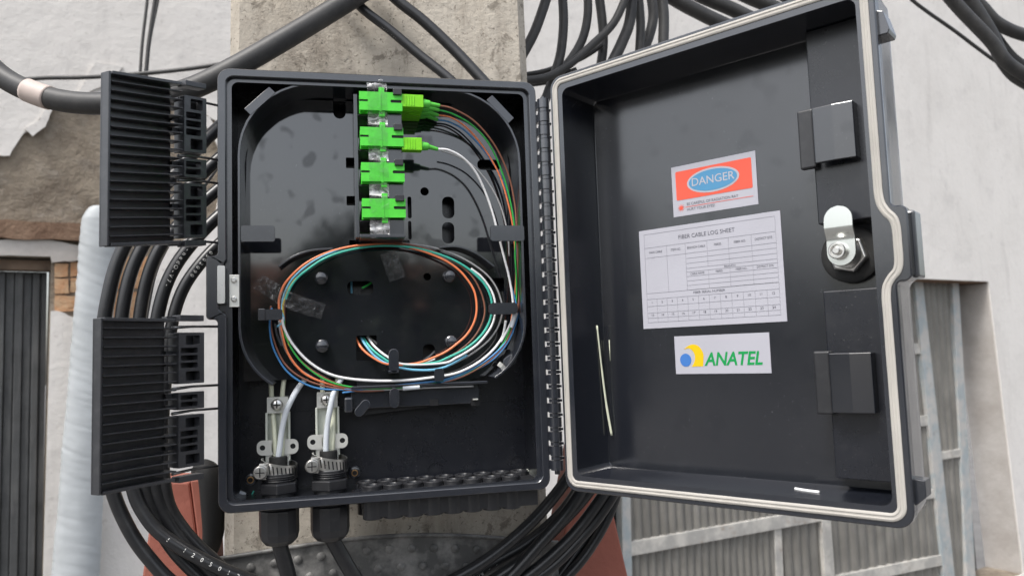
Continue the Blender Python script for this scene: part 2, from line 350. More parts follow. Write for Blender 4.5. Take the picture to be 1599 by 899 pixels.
def jit(poly, amp, step, seed=0):
    """resample an outline and roughen it (torn plaster edge)"""
    out = []; n = len(poly)
    for i in range(n):
        a, b = Vector(poly[i]), Vector(poly[(i+1) % n]); L = (b-a).length; k = max(1, int(L/step))
        for j in range(k):
            p = a.lerp(b, j/k); q = noise.noise_vector(Vector((p.x*.012, p.y*.012, seed)))*amp + noise.noise_vector(Vector((p.x*.05, p.y*.05, seed+9)))*amp*.5
            out.append((p.x+q.x, p.y+q.y))
    return out

def jit_open(poly, amp, step, seed=0):
    return jit(poly, amp, step, seed)[:sum(max(1, int((Vector(b)-Vector(a)).length/step)) for a, b in zip(poly, poly[1:]))] + [tuple(poly[-1])]
# ------------------------------------------------------------------ setting: ground, house wall
g = MB(lambda x, y, z: Vector((x, y, z))); g.use(M_ground)
N = 12
g.add([(-150+300*i/N, -150+300*j/N, 0) for j in range(N+1) for i in range(N+1)], [(j*(N+1)+i, j*(N+1)+i+1, (j+1)*(N+1)+i+1, (j+1)*(N+1)+i) for j in range(N) for i in range(N)])
g.build('ground', None, kind='structure', recalc=False)

ZG = (BH/2/1000 - (-ZC))*-1000            # wall-frame z of the ground (mm): world z=0
ZTOP = 3200.
house = empty('house', WX(0, ZG, -100), 'old white plastered house with peeling wall and two windows', 'house')
SL, SR = -2600., 9500.
lw = [WL(-260, 402), WL(79, 405), WL(66, 1000), WL(-270, 1000)]      # left window opening
lwx0, lwx1, lwz1, lwz0 = lw[0][0], (WL(78, 500)[0]), WL(70, 402)[1], WL(70, 1010)[1]
rwx1 = WL(1541, 440)[0]; rwz1 = WL(1500, 438)[1]; rwx0 = WL(935, 700)[0]; rwz0 = WL(1300, 1010)[1]
LWIN = [(lwx0, lwz0), (lwx1-8, lwz0), (lwx1, lwz1), (lwx0, lwz1)]
rwxb = WL(1606, 1010)[0]
RWIN = [(rwx0, rwz0), (rwxb, rwz0), (rwx1, rwz1-12), (rwx1-14, rwz1), (rwx0, rwz1)]
wb = MB(WX).use(M_cement)
wb.plate([[(SL, ZG), (SR, ZG), (SR, ZTOP), (SL, ZTOP)], LWIN, RWIN], -240, 0)
wb.build('wall', None, house, label='bare cement wall core showing through the broken plaster')
peel = [WL(*p) for p in [(-80,248),(14,243),(30,224),(38,210),(58,196),(68,174),(86,166),(120,160),(150,152),(168,134),(205,140),(250,150),(310,172),(338,190),(348,240),(340,300),(332,342),(300,368),(262,388),(240,425),(232,470),(226,506),(180,510),(138,505),(118,496),(100,488),(79,486)]]
# plaster coat: its torn edge runs from the far left round the bare patch back to the window jamb
peel_o = jit_open(peel, 9, 14, 1)
pl = MB(WX).use(M_plaster)
smid = 300.
pl.plate([[(SL+300, ZTOP), (smid, ZTOP), (smid, ZG), (lwx1-9, ZG), (lwx1-9, lwz0)] + peel_o[::-1] + [(SL+300, peel_o[0][1])]], 1, 13)
pl.plate([[(smid, ZTOP), (SR, ZTOP), (SR, ZG), (smid, ZG)], RWIN], 1, 13)
pl.build('plaster_coat', None, house, label='white plaster coat with a ragged broken edge')
# loose hairline blisters of plaster around the break
for pts, sd_ in (([(96,168),(120,150),(150,100),(190,106),(172,130),(140,146),(118,162)], 2), ([(300,176),(326,186),(340,214),(344,250),(330,210),(312,190)], 3), ([(38,205),(60,192),(72,168),(88,160),(70,200),(52,215)], 4)):
    f = MB(WX).use(M_plaster); f.plate([jit([WL(*p) for p in pts], 5, 12, sd_)], 13.5, 20); f.build('plaster_flake', None, house)
# lintel ledge, strip of plaster under it, bricks of the broken jamb
ll = MB(WX).use(M_lint)
a0, a1 = WL(-120, 340), WL(143, 352)
P = jit([(a0[0], a0[1]), (a1[0], a1[1]), (a1[0]-4, WL(140, 378)[1]), (a0[0], WL(0, 372)[1])], 6, 20, 5)
ll.plate([P], 2, 26); ll.build('lintel', None, house, label='stained brown lintel edge over the shuttered window')
st = MB(WX).use(M_reveal)
st.plate([jit([WL(-120, 374), WL(80, 376), WL(126, 384), WL(128, 408), WL(82, 410), WL(79, 401), WL(-120, 399)], 5, 15, 6)], 2, 16); st.build('plaster_patch', None, house)
bs = [(84, 411, 108, 434), (109, 409, 134, 432), (84, 436, 108, 459), (109, 434, 134, 456), (136, 420, 168, 452), (84, 461, 121, 486), (123, 458, 158, 500), (160, 455, 200, 498), (170, 400, 205, 451), (202, 455, 240, 500), (207, 400, 240, 451)]
for x0, y0, x1, y1 in bs:
    b = MB(WX).use(M_brick); q = [WL(x0+1, y0), WL(x1-1, y0+1), WL(x1-1, y1-1), WL(x0+1, y1)]
    b.plate([jit(q, 4, 18, x0)], 1, random.uniform(4, 9)); b.build('brick', None, house)
# left window: wooden head, dark corrugated shutter leaves
wn = MB(WX).use(M_wood); wn.box(lwx0, lwx1+2, lwz1-38, lwz1-6, -70, -20); wn.build('window_head', None, house, bevel=3)
sh = empty('window_shutter', WX((lwx0+lwx1)/2, lwz0, -60), 'dark grey corrugated metal shutter of the left window', 'shutter')
pitch = (lwx1-lwx0)/22
i = 0; x = lwx0
while x < lwx1-9:
    s = MB(WX).use(M_shut); wdt = pitch*random.uniform(.82, .96)
    wdt = min(wdt, lwx1-8-x)
    s.prism([(x+.5, lwz0), (x+wdt-.5, lwz0), (x+wdt-.5, lwz1-40), (x+.5, lwz1-40)], -60, -50-(8 if i % 2 else 0)-random.uniform(0, 3)); s.build('slat', None, sh, bevel=2); x += pitch; i += 1
s = MB(WX).use(M_shut); s.box(lwx0, lwx1-10, lwz0, lwz1-39, -72, -65); s.build('backing_sheet', None, sh)
# right window: reveal faces come from the wall core; plaster skin on the reveal, frames, fluted panes
rv = MB(WX).use(M_reveal)
rv.prism([(rwxb-7, rwz0), (rwxb-1, rwz0), (rwx1-1, rwz1-12), (rwx1-8, rwz1-12)], -238, 0.5); rv.build('window_reveal', None, house, bevel=2, label='grimy plaster reveal of the right window')
rv = MB(WX).use(M_lint); rv.box(rwx0, rwx1-8, rwz1-7, rwz1-1, -238, 0.5); rv.build('window_soffit', None, house)
RN = -120.
def RP(px, py): return WL(px, py, RN)
win = empty('window', WX((rwx0+rwx1)/2, rwz0, RN), 'grey framed window with fluted glass panes in the white wall', 'window')
zt = rwz1-10
def bar(poly, n0, n1, material, name):
    b = MB(WX).use(material); b.prism([RP(*p) for p in poly], n0, n1); return b.build(name, None, win, bevel=2)
bar([(1484,440),(1494,440),(1526,1000),(1512,1000)], RN-30, RN+14, M_bframe, 'stile')
bar([(1424,438),(1437,438),(1498,1000),(1480,1000)], RN-30, RN+18, M_bframe, 'stile')
bar([(1276,760),(1290,760),(1308,1000),(1292,1000)], RN-30, RN+16, M_frame, 'stile')
bar([(968,760),(981,760),(986,1000),(970,1000)], RN-30, RN+16, M_bframe, 'stile')
bar([(1395,538),(1432,536),(1436,552),(1397,554)], RN-20, RN+10, M_frame, 'transom')
bar([(1410,652),(1448,648),(1450,664),(1412,668)], RN-20, RN+10, M_frame, 'transom')
bar([(1420,768),(1462,762),(1464,776),(1424,782)], RN-20, RN+10, M_frame, 'transom')
bar([(1457,707),(1512,698),(1513,710),(1459,719)], RN-20, RN+12, M_frame, 'transom')
bar([(976,846),(1280,792),(1282,812),(977,868)], RN-20, RN+14, M_frame, 'transom')
bar([(1302,898),(1482,862),(1484,878),(1303,916)], RN-20, RN+14, M_frame, 'transom')
bar([(1208,806),(1219,804),(1227,1000),(1215,1000)], RN-26, RN+4, M_frame, 'stile')
def pane(poly, nrib):
    q = [RP(*p) for p in poly]; xa, xb = min(p[0] for p in q), max(p[0] for p in q); za, zb = min(p[1] for p in q), max(p[1] for p in q)
    b = MB(WX).use(M_flute); K_ = nrib*6; pts = []
    for k in range(K_+1):
        t = k/K_; n = RN-18 + 17*abs(sin(pi*nrib*t))**.7; x = xa+(xb-xa)*t
        pts += [(x, za, n), (x, zb, n)]
    b.add(pts, [(2*k, 2*k+2, 2*k+3, 2*k+1) for k in range(K_)])
    b.add([(xa, za, RN-26), (xb, za, RN-26), (xb, zb, RN-26), (xa, zb, RN-26)], [(0,1,2,3)])
    b.build('pane', None, win, smooth='all', recalc=False)
pane([(1380,442),(1430,442),(1436,540),(1396,540)], 5)
pane([(1398,554),(1436,552),(1452,648),(1410,652)], 5)
pane([(1412,668),(1450,664),(1466,764),(1420,768)], 5)
pane([(1424,782),(1464,778),(1482,868),(1430,880)], 5)
pane([(1436,442),(1488,442),(1512,700),(1455,700)], 6)
pane([(1456,718),(1508,712),(1516,1000),(1480,1000)], 6)
pane([(1300,782),(1424,782),(1478,866),(1302,900)], 13)
pane([(1302,916),(1480,880),(1492,1000),(1312,1000)], 13)
pane([(980,760),(1272,760),(1282,800),(980,850)], 26)
pane([(980,866),(1222,818),(1228,1000),(982,1000)], 22)
pane([(1232,815),(1290,808),(1296,1000),(1236,1000)], 5)
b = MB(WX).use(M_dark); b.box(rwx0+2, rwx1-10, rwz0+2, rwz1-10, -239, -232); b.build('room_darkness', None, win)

# wrapped white post standing against the wall
wp = empty('wrapped_post', WX(WL(120, 899, 60)[0], ZG, 60), 'white plastic wrapped post leaning beside the dark shutter', 'post')
def wrapped():
    P = []
    c0 = Vector(WX(*WL(158, 322, 70), 70)); c1 = Vector(WX(*WL(116, 930, 70), 70)); ax = (c1-c0)
    n = 40; loops = []; K_ = 420
    right = Vector((WDIR[0], WDIR[1], 0)); fw = Vector((WN[0], WN[1], 0))
    for k in range(K_+1):
        t = k/K_*1.35; c = c0+ax*t; l = []
        prof = .050 if k > 11 else .050*(.45+.55*math.sqrt(k/11))
        wid = prof*(1+.25*t)
        for i in range(n):
            a = 2*pi*i/n; q = t*150 + a*1.5
            rr = wid*(1+.03*noise.noise(Vector((t*75+a*1.6, 2.2, a*.4))) + .018*noise.noise(Vector((t*160+a*2.4, 5.2, a*.8))) + .04*noise.noise(Vector((t*9, cos(a)*1.4, sin(a)*1.4))))
            l.append(c + right*cos(a)*rr + fw*sin(a)*rr*.6)
        loops.append(l)
    b = MB(); b.use(M_wrap); b.loft([[tuple(p) for p in l] for l in loops], True, True, True) if False else None
    vv = [p for l in loops for p in l]; fs = []
    for k in range(K_):
        for i in range(n): j = (i+1) % n; fs.append((k*n+i, k*n+j, (k+1)*n+j, (k+1)*n+i))
    fs.append(list(range(n)))
    b.add(vv, fs, raw=True); b.build('plastic_wrap', None, wp, smooth='all')
    b = MB(); b.use(M_wood); base = Vector(c0+ax*1.34); b.tube([base, Vector((base.x, base.y, .0))], 45, 12); b.build('post_core', None, wp, smooth=True)
wrapped()

# ------------------------------------------------------------------ street side opposite (mirrored in the glossy box floor)
def tree(x, y, h, seed):
    rnd = random.Random(seed)
    root = empty('street_tree', (x, y, 0), None, 'tree', 'trees across the street')
    b = MB().use(M_bark)
    path = [(x+.15*sin(k*.9+seed), y+.1*cos(k+seed), h*.62*k/7) for k in range(8)]
    b.tube(path, [180-16*k for k in range(8)], 10)
    for k in range(7):
        a = rnd.uniform(0, 6.28); z0 = h*rnd.uniform(.32, .58); L = rnd.uniform(.8, 1.7)
        b.tube([(x, y, z0), (x+cos(a)*L*.5, y+sin(a)*L*.5, z0+L*.45), (x+cos(a)*L, y+sin(a)*L, z0+L*.75)], [70, 45, 20], 7)
    b.build('trunk', None, root, smooth='all')
    b = MB().use(M_leaf)
    lobes = [(rnd.gauss(0, .9), rnd.gauss(0, .9), h*rnd.uniform(.52, .86), rnd.uniform(.45, .85)) for _ in range(16)]
    V = []; Fc = []
    for lx, ly, lz, lr in lobes:
        for _ in range(260):
            d = Vector((rnd.gauss(0, 1), rnd.gauss(0, 1), rnd.gauss(0, 1))).normalized()*lr*rnd.random()**.35
            c = Vector((x+lx, y+ly, lz)) + d; u = Vector((rnd.gauss(0,1), rnd.gauss(0,1), rnd.gauss(0,1))).normalized(); v = u.orthogonal().normalized(); s = rnd.uniform(.06, .13); k = len(V)
            V += [c-u*s, c+v*s*.5, c+u*s, c-v*s*.5]; Fc.append((k, k+1, k+2, k+3))
    b.add(V, Fc, raw=True); b.build('crown', None, root, recalc=False)
    return root
for k, (x, y, h, lab) in enumerate([(-6.2,-12,5.6,'leafy tree far left across the street'), (-3.4,-12.6,5.3,'lower leafy tree across the street'), (-.4,-12,5.3,'round leafy tree straight across the street'), (2.4,-12.8,4.9,'small leafy tree right of the round one across the street'), (5.4,-11.5,4.8,'tall leafy tree on the right across the street'), (-10,-12,5.4,'tallest leafy tree at the end across the street'), (-13.5,-3.5,5.2,'leafy tree far down the street on the left'), (-14.5,-.2,4.9,'second leafy tree far down the street on the left'), (-13.2,-6.6,5.5,'broad leafy tree at the street corner on the left'), (-15,2.6,4.8,'last leafy tree far down the street on the left')]):
    tree(x, y, h, k+3)['label'] = lab
def opp_house(x0, x1, y, h, lab):
    r = empty('street_house', ((x0+x1)/2, y, 0), lab, 'house', 'houses across the street')
    F_ = lambda x_, y_, z_: Vector((x_, y_, z_))
    MB(F_).use(M_opp).box(x0, x1, y-6, y, 0, h).build('wall', None, r)
    MB(F_).use(M_tile).add([(x0-.3, y+.4, h-.1), (x1+.3, y+.4, h-.1), (x1+.3, y-3, h+1.3), (x0-.3, y-3, h+1.3), (x0-.3, y-6.4, h-.1), (x1+.3, y-6.4, h-.1)], [(0,1,2,3), (3,2,5,4), (0,3,4), (1,5,2)]).build('roof', None, r)
    k = x0+1.2
    while k < x1-1.5:
        MB(F_).use(M_dark).box(k, k+1.1, y-.03, y+.03, 1.0, 2.3).build('window', None, r); k += 2.6
opp_house(-16, -7, -16, 3.9, 'low brown house with tiled roof left across the street'); opp_house(-5.5, 5, -16.5, 4.1, 'low brown house with tiled roof straight across the street'); opp_house(6.5, 17, -16, 3.8, 'low brown house with tiled roof right across the street')

# ------------------------------------------------------------------ concrete pole, strap, red brackets
PD = 135.                                     # depth of the pole's front face
zp0, zp1 = 3165., -3600.                      # y (down) of ground and of the top
def pole_edge(y, left):
    return (-9.2 + (y+114)*(-7.8/505)*.9) if left else (277.5 + (y+134)*(5.2/552)*.9)
pr = empty('utility_pole', BX(130, zp0, PD+110), 'weathered concrete utility pole carrying the black box', 'pole')
b = MB().use(M_pole); loops = []
for k in range(61):
    y = zp0+(zp1-zp0)*k/60; xl, xr = pole_edge(y, 1), pole_edge(y, 0); c = 9
    loops.append([(xl+c, y, PD), (xr-c, y, PD), (xr, y, PD+c), (xr+3, y, PD+200), (xl-3, y, PD+200), (xl, y, PD+c)])
b.loft(loops, True, True, True); b.build('shaft', None, pr, label='grey concrete shaft')
# perforated strap with rivets round the pole under the box
sp = empty('steel_strap', BX(130, 400, PD), 'grey studded steel strap round the pole under the box', 'strap')
ys = lambda x: 379 - .045*(x-130) - 16*(1-((x-130)/150)**2)*-1*0   # slight tilt
b = MB().use(M_strap); top = []; K_ = 40
def strap_pt(t, e):                            # t 0..1 across the front
    x = -22 + 310*t; bow = 9*sin(pi*t)
    return x, PD-4-bow
for k in range(K_):
    pass
lo = []
for k in range(K_+1):
    t = k/K_; x, d = strap_pt(t, 0); yt = U(350+520*t, 868-24*t - 22*sin(pi*t)**1.2, d)[1]
    lo.append([(x, yt, d), (x, yt+62, d), (x, yt+62, d+2.2), (x, yt, d+2.2)])
b.loft(lo, True, True, True); b.build('band', None, sp, smooth=True)
b0 = MB().use(M_strap); lip = [BX(l[0][0], l[0][1]+1.2, l[0][2]-1.2) for l in lo]; b0.tube(lip, 2.0, 8); b0.build('band_edge', None, sp, smooth='all')
first = None
for row, (dy, off) in enumerate(((13, 0), (29, .5), (45, 0))):
    for k in range(15):
        t = (k+.5+off)/15.5; 
        if t > .985: continue
        x, d = strap_pt(t, 0); yt = U(350+520*t, 868-24*t - 22*sin(pi*t)**1.2, d)[1] + dy
        if first is None:
            r_ = MB().use(M_strap); r_.turn((x, yt), [(3.9, d+.3), (3.7, d-1.0), (2.7, d-1.8), (.6, d-2.1)], 'd', 12); first = r_.build('stud', None, sp, smooth=True); fp = (x, yt, d)
        else: copy(first, BX(x, yt, d)-BX(*fp), sp)
# red brackets behind the pole
def bracket(poly_px, d, depth, lab, side):
    r = empty('red_bracket', UW(*poly_px[2], d+depth), lab, 'bracket', 'painted brackets at the pole')
    b = MB().use(M_redp); P = [U(p[0], p[1], d)[:2] for p in poly_px]; b.prism(P, d, d+depth); b.build('arm', None, r, bevel=2)
    return r
rb = bracket([(243,752),(296,752),(316,905),(330,1010),(200,1010),(222,900)], 190., 60, 'brick red painted steel bracket at the lower left of the pole', -1)
b = MB().use(M_redp); P = [U(*p, 186)[:2] for p in [(297,750),(327,746),(334,905),(346,1010),(331,1010),(317,905)]]; b.prism(P, 186, 250); b.build('flange', None, rb, bevel=1.5)
rb2 = bracket([(905,700),(935,700),(982,905),(990,1010),(850,1010),(868,905)], 200., 60, 'brick red painted steel bracket behind the cables at right of the pole', 1)
# rubber wrap hanging over the left bracket
b = MB(); b.use(M_rubber)
pth = crom([UW(309,738,172), UW(320,732,165), UW(329,748,160), UW(333,790,158), UW(333,830,160), UW(327,862,166)], 8)
b.tube(pth, [7+4*sin(pi*i/(len(pth)-1)) for i in range(len(pth))], 10); b.build('rubber_strip', None, smooth='all', label='black rubber strip draped over the left red bracket', cat='rubber strip')

# ------------------------------------------------------------------ the distribution box
box = empty('distribution_box', BX(BW/2, BH, 30), 'open black plastic fibre distribution box on the pole', 'junction box')
OUT = [(0,0,9), (BW,0,9), (BW,BH,9), (0,BH,9), (0,190,3), (-8,190,3), (-8,143,3), (0,143,3)]
GRV = [(6,6,6), (BW-6,6,6), (BW-6,BH-6,6), (6,BH-6,6), (6,185,4), (.5,185,4), (.5,149,4), (6,149,4)]
INN = [(9.5,9.5,5), (BW-9.5,9.5,5), (BW-9.5,BH-6.5,5), (9.5,BH-6.5,5)]
# outline: clockwise in the y-down frame
def loopz(pts, z): return [(x, y, z) for x, y in pts]
def resample(pts, n):
    P = [Vector(p) for p in pts]; P.append(P[0]); L = [0]
    for a, b_ in zip(P, P[1:]): L.append(L[-1]+(b_-a).length)
    out = []; j = 0
    for k in range(n):
        s = L[-1]*k/n
        while L[j+1] < s: j += 1
        t = (s-L[j])/max(1e-9, L[j+1]-L[j]); q = P[j].lerp(P[j+1], t); out.append((q.x, q.y))
    return out
b = MB().use(M_body)
o = lambda i: rpoly(OUT, i)
gl = lambda i: rpoly(GRV, i)
b.loft([loopz(o(2.5), 60), loopz(o(2.2), 7), loopz(o(0), 6), loopz(o(0), 1), loopz(o(.8), 0), loopz(gl(-.5), 0), loopz(gl(0), .5), loopz(gl(.1), 4.0), loopz(gl(.6), 4.0)], True)
# inner lip and walls: separate loops (same outline without the latch bay)
INNB = [(9.5,9.5,5), (BW-9.5,9.5,5), (BW-9.5,BH-8,5), (9.5,BH-8,5), (9.5,186,1), (9.4,186,1), (9.4,148,1), (9.5,148,1)]
lip = rpoly([(9.8,9.3,5),(BW-9.8,9.3,5),(BW-9.8,BH-8,5),(9.8,BH-8,5)], 0)
b.plate([gl(.6), lip], 4.0, 4.6)
b.use(M_wallp)
b.loft([loopz(lip, 4.3), loopz(rpoly([(7,5,5),(BW-6,5,5),(BW-6,BH-5,5),(7,BH-5,5)], 0), 12), loopz(rpoly([(8,6,5),(BW-6.5,6,5),(BW-6.5,BH-6,5),(8,BH-6,5)], 0), 55)], True)
b.plate([rpoly([(3,3,5),(BW-3,3,5),(BW-3,BH-3,5),(3,BH-3,5)], 0)], 55, 60)
b.build('body', None, box, smooth=True, recalc=True)
# mounting rail between box and pole
MB().use(M_steel).box(60, 190, 40, 70, 60.3, PD-.5).box(60, 190, 270, 300, 60.3, PD-.5).build('mounting_rail', None, box)
# steel latch plate and keeper on the left edge
b = MB().use(M_steel); b.plate([rrect(.3, 5.6, 150.5, 178.5, 1.2)], -2.6, 3.5); b.build('latch_plate', None, box, bevel=.5, label='bright steel latch plate')
b = MB().use(M_clampsteel); b.box(8, 15, 157, 181, 2, 4); b.build('latch_keeper', None, box, bevel=.3)
b = MB().use(M_steel); b.turn((11.3, 161), [(2.0, 2), (2.0, .8), (1.4, .3)], 'd', 14); sc = b.build('screw', None, box, smooth=True); copy(sc, BX(0, 14, 0)-BX(0, 0, 0), box)

# hinge
HX, HD = 252.9, -3.5
b = MB().use(M_body); b.turn((HX, HD), [(2.2, 14), (2.2, 318)], 'y', 12); b.build('hinge_pin', None, box, smooth=True)
b = MB().use(M_body); b.turn((HX, HD), [(4.95, 0), (4.95, 7.6)], 'y', 18); b.box(247.4, HX, .4, 7.2, 0, 4.8); kn = b.build('hinge_knuckle', None, box, smooth=True); 
p0 = BX(0, 0, 0); y0 = 16.0; kn.location = kn.location + (BX(0, y0, 0)-p0)
WLOC[kn.name] = WLOC[kn.name] + (BX(0, y0, 0)-p0)
for k in range(1, 27): copy(kn, BX(0, 11.2*k, 0)-p0, box)

# --- tray
TD = 38.0
TRAY = [(14.6,7.4,56), (233.5,7.4,56), (233.5,262,62), (14.6,262,62)]
racet = rpoly([(14.6,7.4,58), (233.5,7.4,58), (233.5,248,52), (14.6,248,52)], 0, 10)
def pxr(px, py, d=TD): q = U(px, py, d); return (q[0], q[1])
def pslot(x0, y0, x1, y1, r=3, d=TD):
    a, c = pxr(x0, y0, d), pxr(x1, y1, d); return rrect(a[0], c[0], a[1], c[1], min(r, abs(c[0]-a[0])/2.05, abs(c[1]-a[1])/2.05))
plate_out = [(16.5,60),(18,48),(24,32),(34,20),(48,12),(62,9.5),(186,9.5),(200,12),(214,20),(224,32),(230,48),(231.5,60),(231.5,190),(228,212),(219,228),(205,240),(190,244),(100,244),(100,236.8),(12.8,236.8),(12.8,190)]
holes = [pslot(520,140,540,186,5), pslot(540,246,556,263,.8), pslot(541,306,556,321,.8), pslot(690,307,710,341,4.5), pslot(690,347,710,380,4.5), pslot(745,249,782,266,4), circ(pxr(663,299), 3.6), pslot(636,307,643,341,1.5), pslot(637,345,643,374,1.5),
         pslot(542,439,583,460,4), pslot(556,524,589,562,1), pslot(660,537,680,570,4.5), circ(pxr(667,432), 3.2), pslot(760,434,788,455,1), pslot(776,505,806,545,3), pslot(545,375,640,386,1)]
tray = MB().use(M_tray); tray.plate([plate_out]+holes, TD, TD+2.2)
tray = tray.build('tray', None, box, bevel=.35, label='glossy black splice tray with slots')
# raised wall of the tray: closed racetrack, open along its bottom middle
def wall_path(i0, i1):
    return racet[i0:i1]
arc = resample(racet, 240)
def lower(p): return p[1] > 236 and 40 < p[0] < 205
idx = [i for i in range(240) if lower(arc[i])]
start = (max(idx)+1) % 240 if idx else 0
seq = []
i = start
while not lower(arc[i]) and len(seq) < 240: seq.append(arc[i]); i = (i+1) % 240
def ribbon(seq, th, d0, d1, fr=BX):
    L1, L2 = [], []
    for k, p in enumerate(seq):
        a, c = Vector(seq[max(k-1, 0)]), Vector(seq[min(k+1, len(seq)-1)]); t = (c-a).normalized(); n = Vector((-t.y, t.x)); q = Vector(p)
        L1.append(q-n*th/2); L2.append(q+n*th/2)
    b = MB(fr); b.use(M_tray); b.loft([[(p.x, p.y, d0), (q.x, q.y, d0), (q.x, q.y, d1), (p.x, p.y, d1)] for p, q in zip(L1, L2)], True, True, True); return b
b = ribbon(seq, 2.0, 5.5, TD+1); b.mats = [M_body]; b.build('tray_wall', None, tray, smooth=True, bevel=.4)
def arcpx(pts, d): return [tuple(v)[:2] for v in crom([(*U(p[0], p[1], d)[:2], 0) for p in pts], 6)]
for pts in ([(435,416),(455,402),(485,391),(520,388)], [(686,386),(715,385),(745,396),(772,416)]):
    b = ribbon(arcpx(pts, 27), 1.6, 27, TD+.5); b.mats = [M_body]; b.build('guide_wall', None, tray, smooth=True, bevel=.3)
for pts in ([(430,505),(432,520),(440,540)],):
    b = ribbon(arcpx(pts, 25), 1.4, 24, TD+.5); b.mats = [M_body]; b.build('guide_wall', None, tray, smooth=True)
# holding tabs
def tabbox(x0, y0, x1, y1, d0, d1, name='cable_tab', r=1.6):
    a, c = U(x0, y0, d0), U(x1, y1, d0); b = MB().use(M_body); b.plate([rrect(a[0], c[0], a[1], c[1], r)], d0, d1); return b
tabbox(376,352,429,377, 5, 8.5).box(15, 18, 120, 132, 8.5, TD).build('cable_tab', None, tray, bevel=.5)
tabbox(766,352,819,376, 5, 8.5).box(231, 233.4, 119.5, 130.5, 8.5, TD).build('cable_tab', None, tray, bevel=.5)
t_ = tabbox(403,483,441,499, 17, 19.5); q = U(403,483,17); t_.box(q[0], q[0]+5, q[1]-.5, q[1]+8.5, 15.5, TD); t_.build('cable_tab', None, tray, bevel=.5)
t_ = tabbox(763,473,809,490, 17, 19.5, r=3.5); t_.box(226, 229, 181, 189, 19.5, TD); t_.build('cable_tab', None, tray, bevel=.5)
def ptab(cx, cy, w_, h_, ang, d0, d1, rr=.9):
    c = U(cx, cy, d0); b = MB().use(M_body); ux, uy = cos(ang), sin(ang); L = w_/2-h_/2
    b.capsule((c[0]-ux*L, c[1]-uy*L), (c[0]+ux*L, c[1]+uy*L), h_/2, d0, d1); return b
ptab(615,563,19,8,pi/2,18,20.5).box(U(615,578,18)[0]-4, U(615,578,18)[0]+4, U(615,578,18)[1], U(615,578,18)[1]+2, 18, TD).build('cable_tab', None, tray, bevel=.4)
c = U(686,585,17); MB().use(M_body).plate([rrect(c[0]-4, c[0]+4, c[1]-5, c[1]+5, 2.5)], 17, 19).box(c[0]-3.5, c[0]+3.5, c[1]+3, c[1]+5, 19, TD).build('cable_tab', None, tray, bevel=.4)
ptab(616,621,16,8,pi/2,26,29).build('cable_tab', None, tray, bevel=.4)
ptab(566,637,15,7.5,-.85,24,28).build('cable_tab', None, tray, bevel=.4)
c = U(547,632,26); MB().use(M_body).turn((c[0], 0), [(1,1)], 'd', 4) if False else MB().use(M_body).box(c[0]-4.5, c[0]+2, c[1]-6, c[1]+6, 26, TD).build('cable_tab', None, tray, bevel=1.5)
for (cx, cy, an) in ((406,158,-.78), (781,171,.82)):
    c = U(cx, cy, 6); MB().use(M_body).obox(c, an, 13, 3.4, 5.3, 6.5).build('corner_tab', None, tray, bevel=.3)
ptab(797,563,13,9,-.6,22,25).build('cable_tab', None, tray, bevel=.5)
c = U(783,571,26); MB().use(M_clampsteel).obox(c, .7, 3.2, 2, 25, 27).build('pale_clip', None, tray, bevel=.3)
# screw posts
pts = [(73.3,156.8),(176.9,156.6),(73.4,211.2),(177,211)]
b = MB().use(M_body); b.turn(pts[0], [(5.4, TD+.5), (5.0, 33), (4.2, 32.4), (4.0, 30), (2.6, 29.6), (2.4, 27.2), (1.2, 26.8)], 'd', 20); post = b.build('screw_post', None, tray, smooth=True)
for p in pts[1:]: copy(post, BX(p[0], p[1], 0)-BX(pts[0][0], pts[0][1], 0), tray)
# hinge ledge below the tray
b = MB().use(M_body); b.box(*[U(548,612,34)[0], U(748,612,34)[0]], 246, 262, 34, 36.5); b.box(U(548,612,34)[0], U(760,612,34)[0], 244, 246.2, 28, 42); b.build('tray_ledge', None, tray, bevel=.4)
b = MB().use(M_matte); b.prism([(103,246.5),(196,244),(196,258),(168,260),(166,257),(156,258),(156,264),(103,268)], 42, 44); b.build('tray_bracket', None, tray, bevel=.3)
for px_, py_ in ((678,628),(742,628)):
    c = U(px_, py_, 33); MB().use(M_dark).box(c[0]-3.4, c[0]+3.4, c[1]-2.6, c[1]+2.6, 33, 34.2).build('ledge_slot', None, tray)
c = U(738,622,33); MB().use(M_clampsteel).box(c[0], c[0]+4, c[1], c[1]+1, 30, 33).build('pale_clip', None, tray)

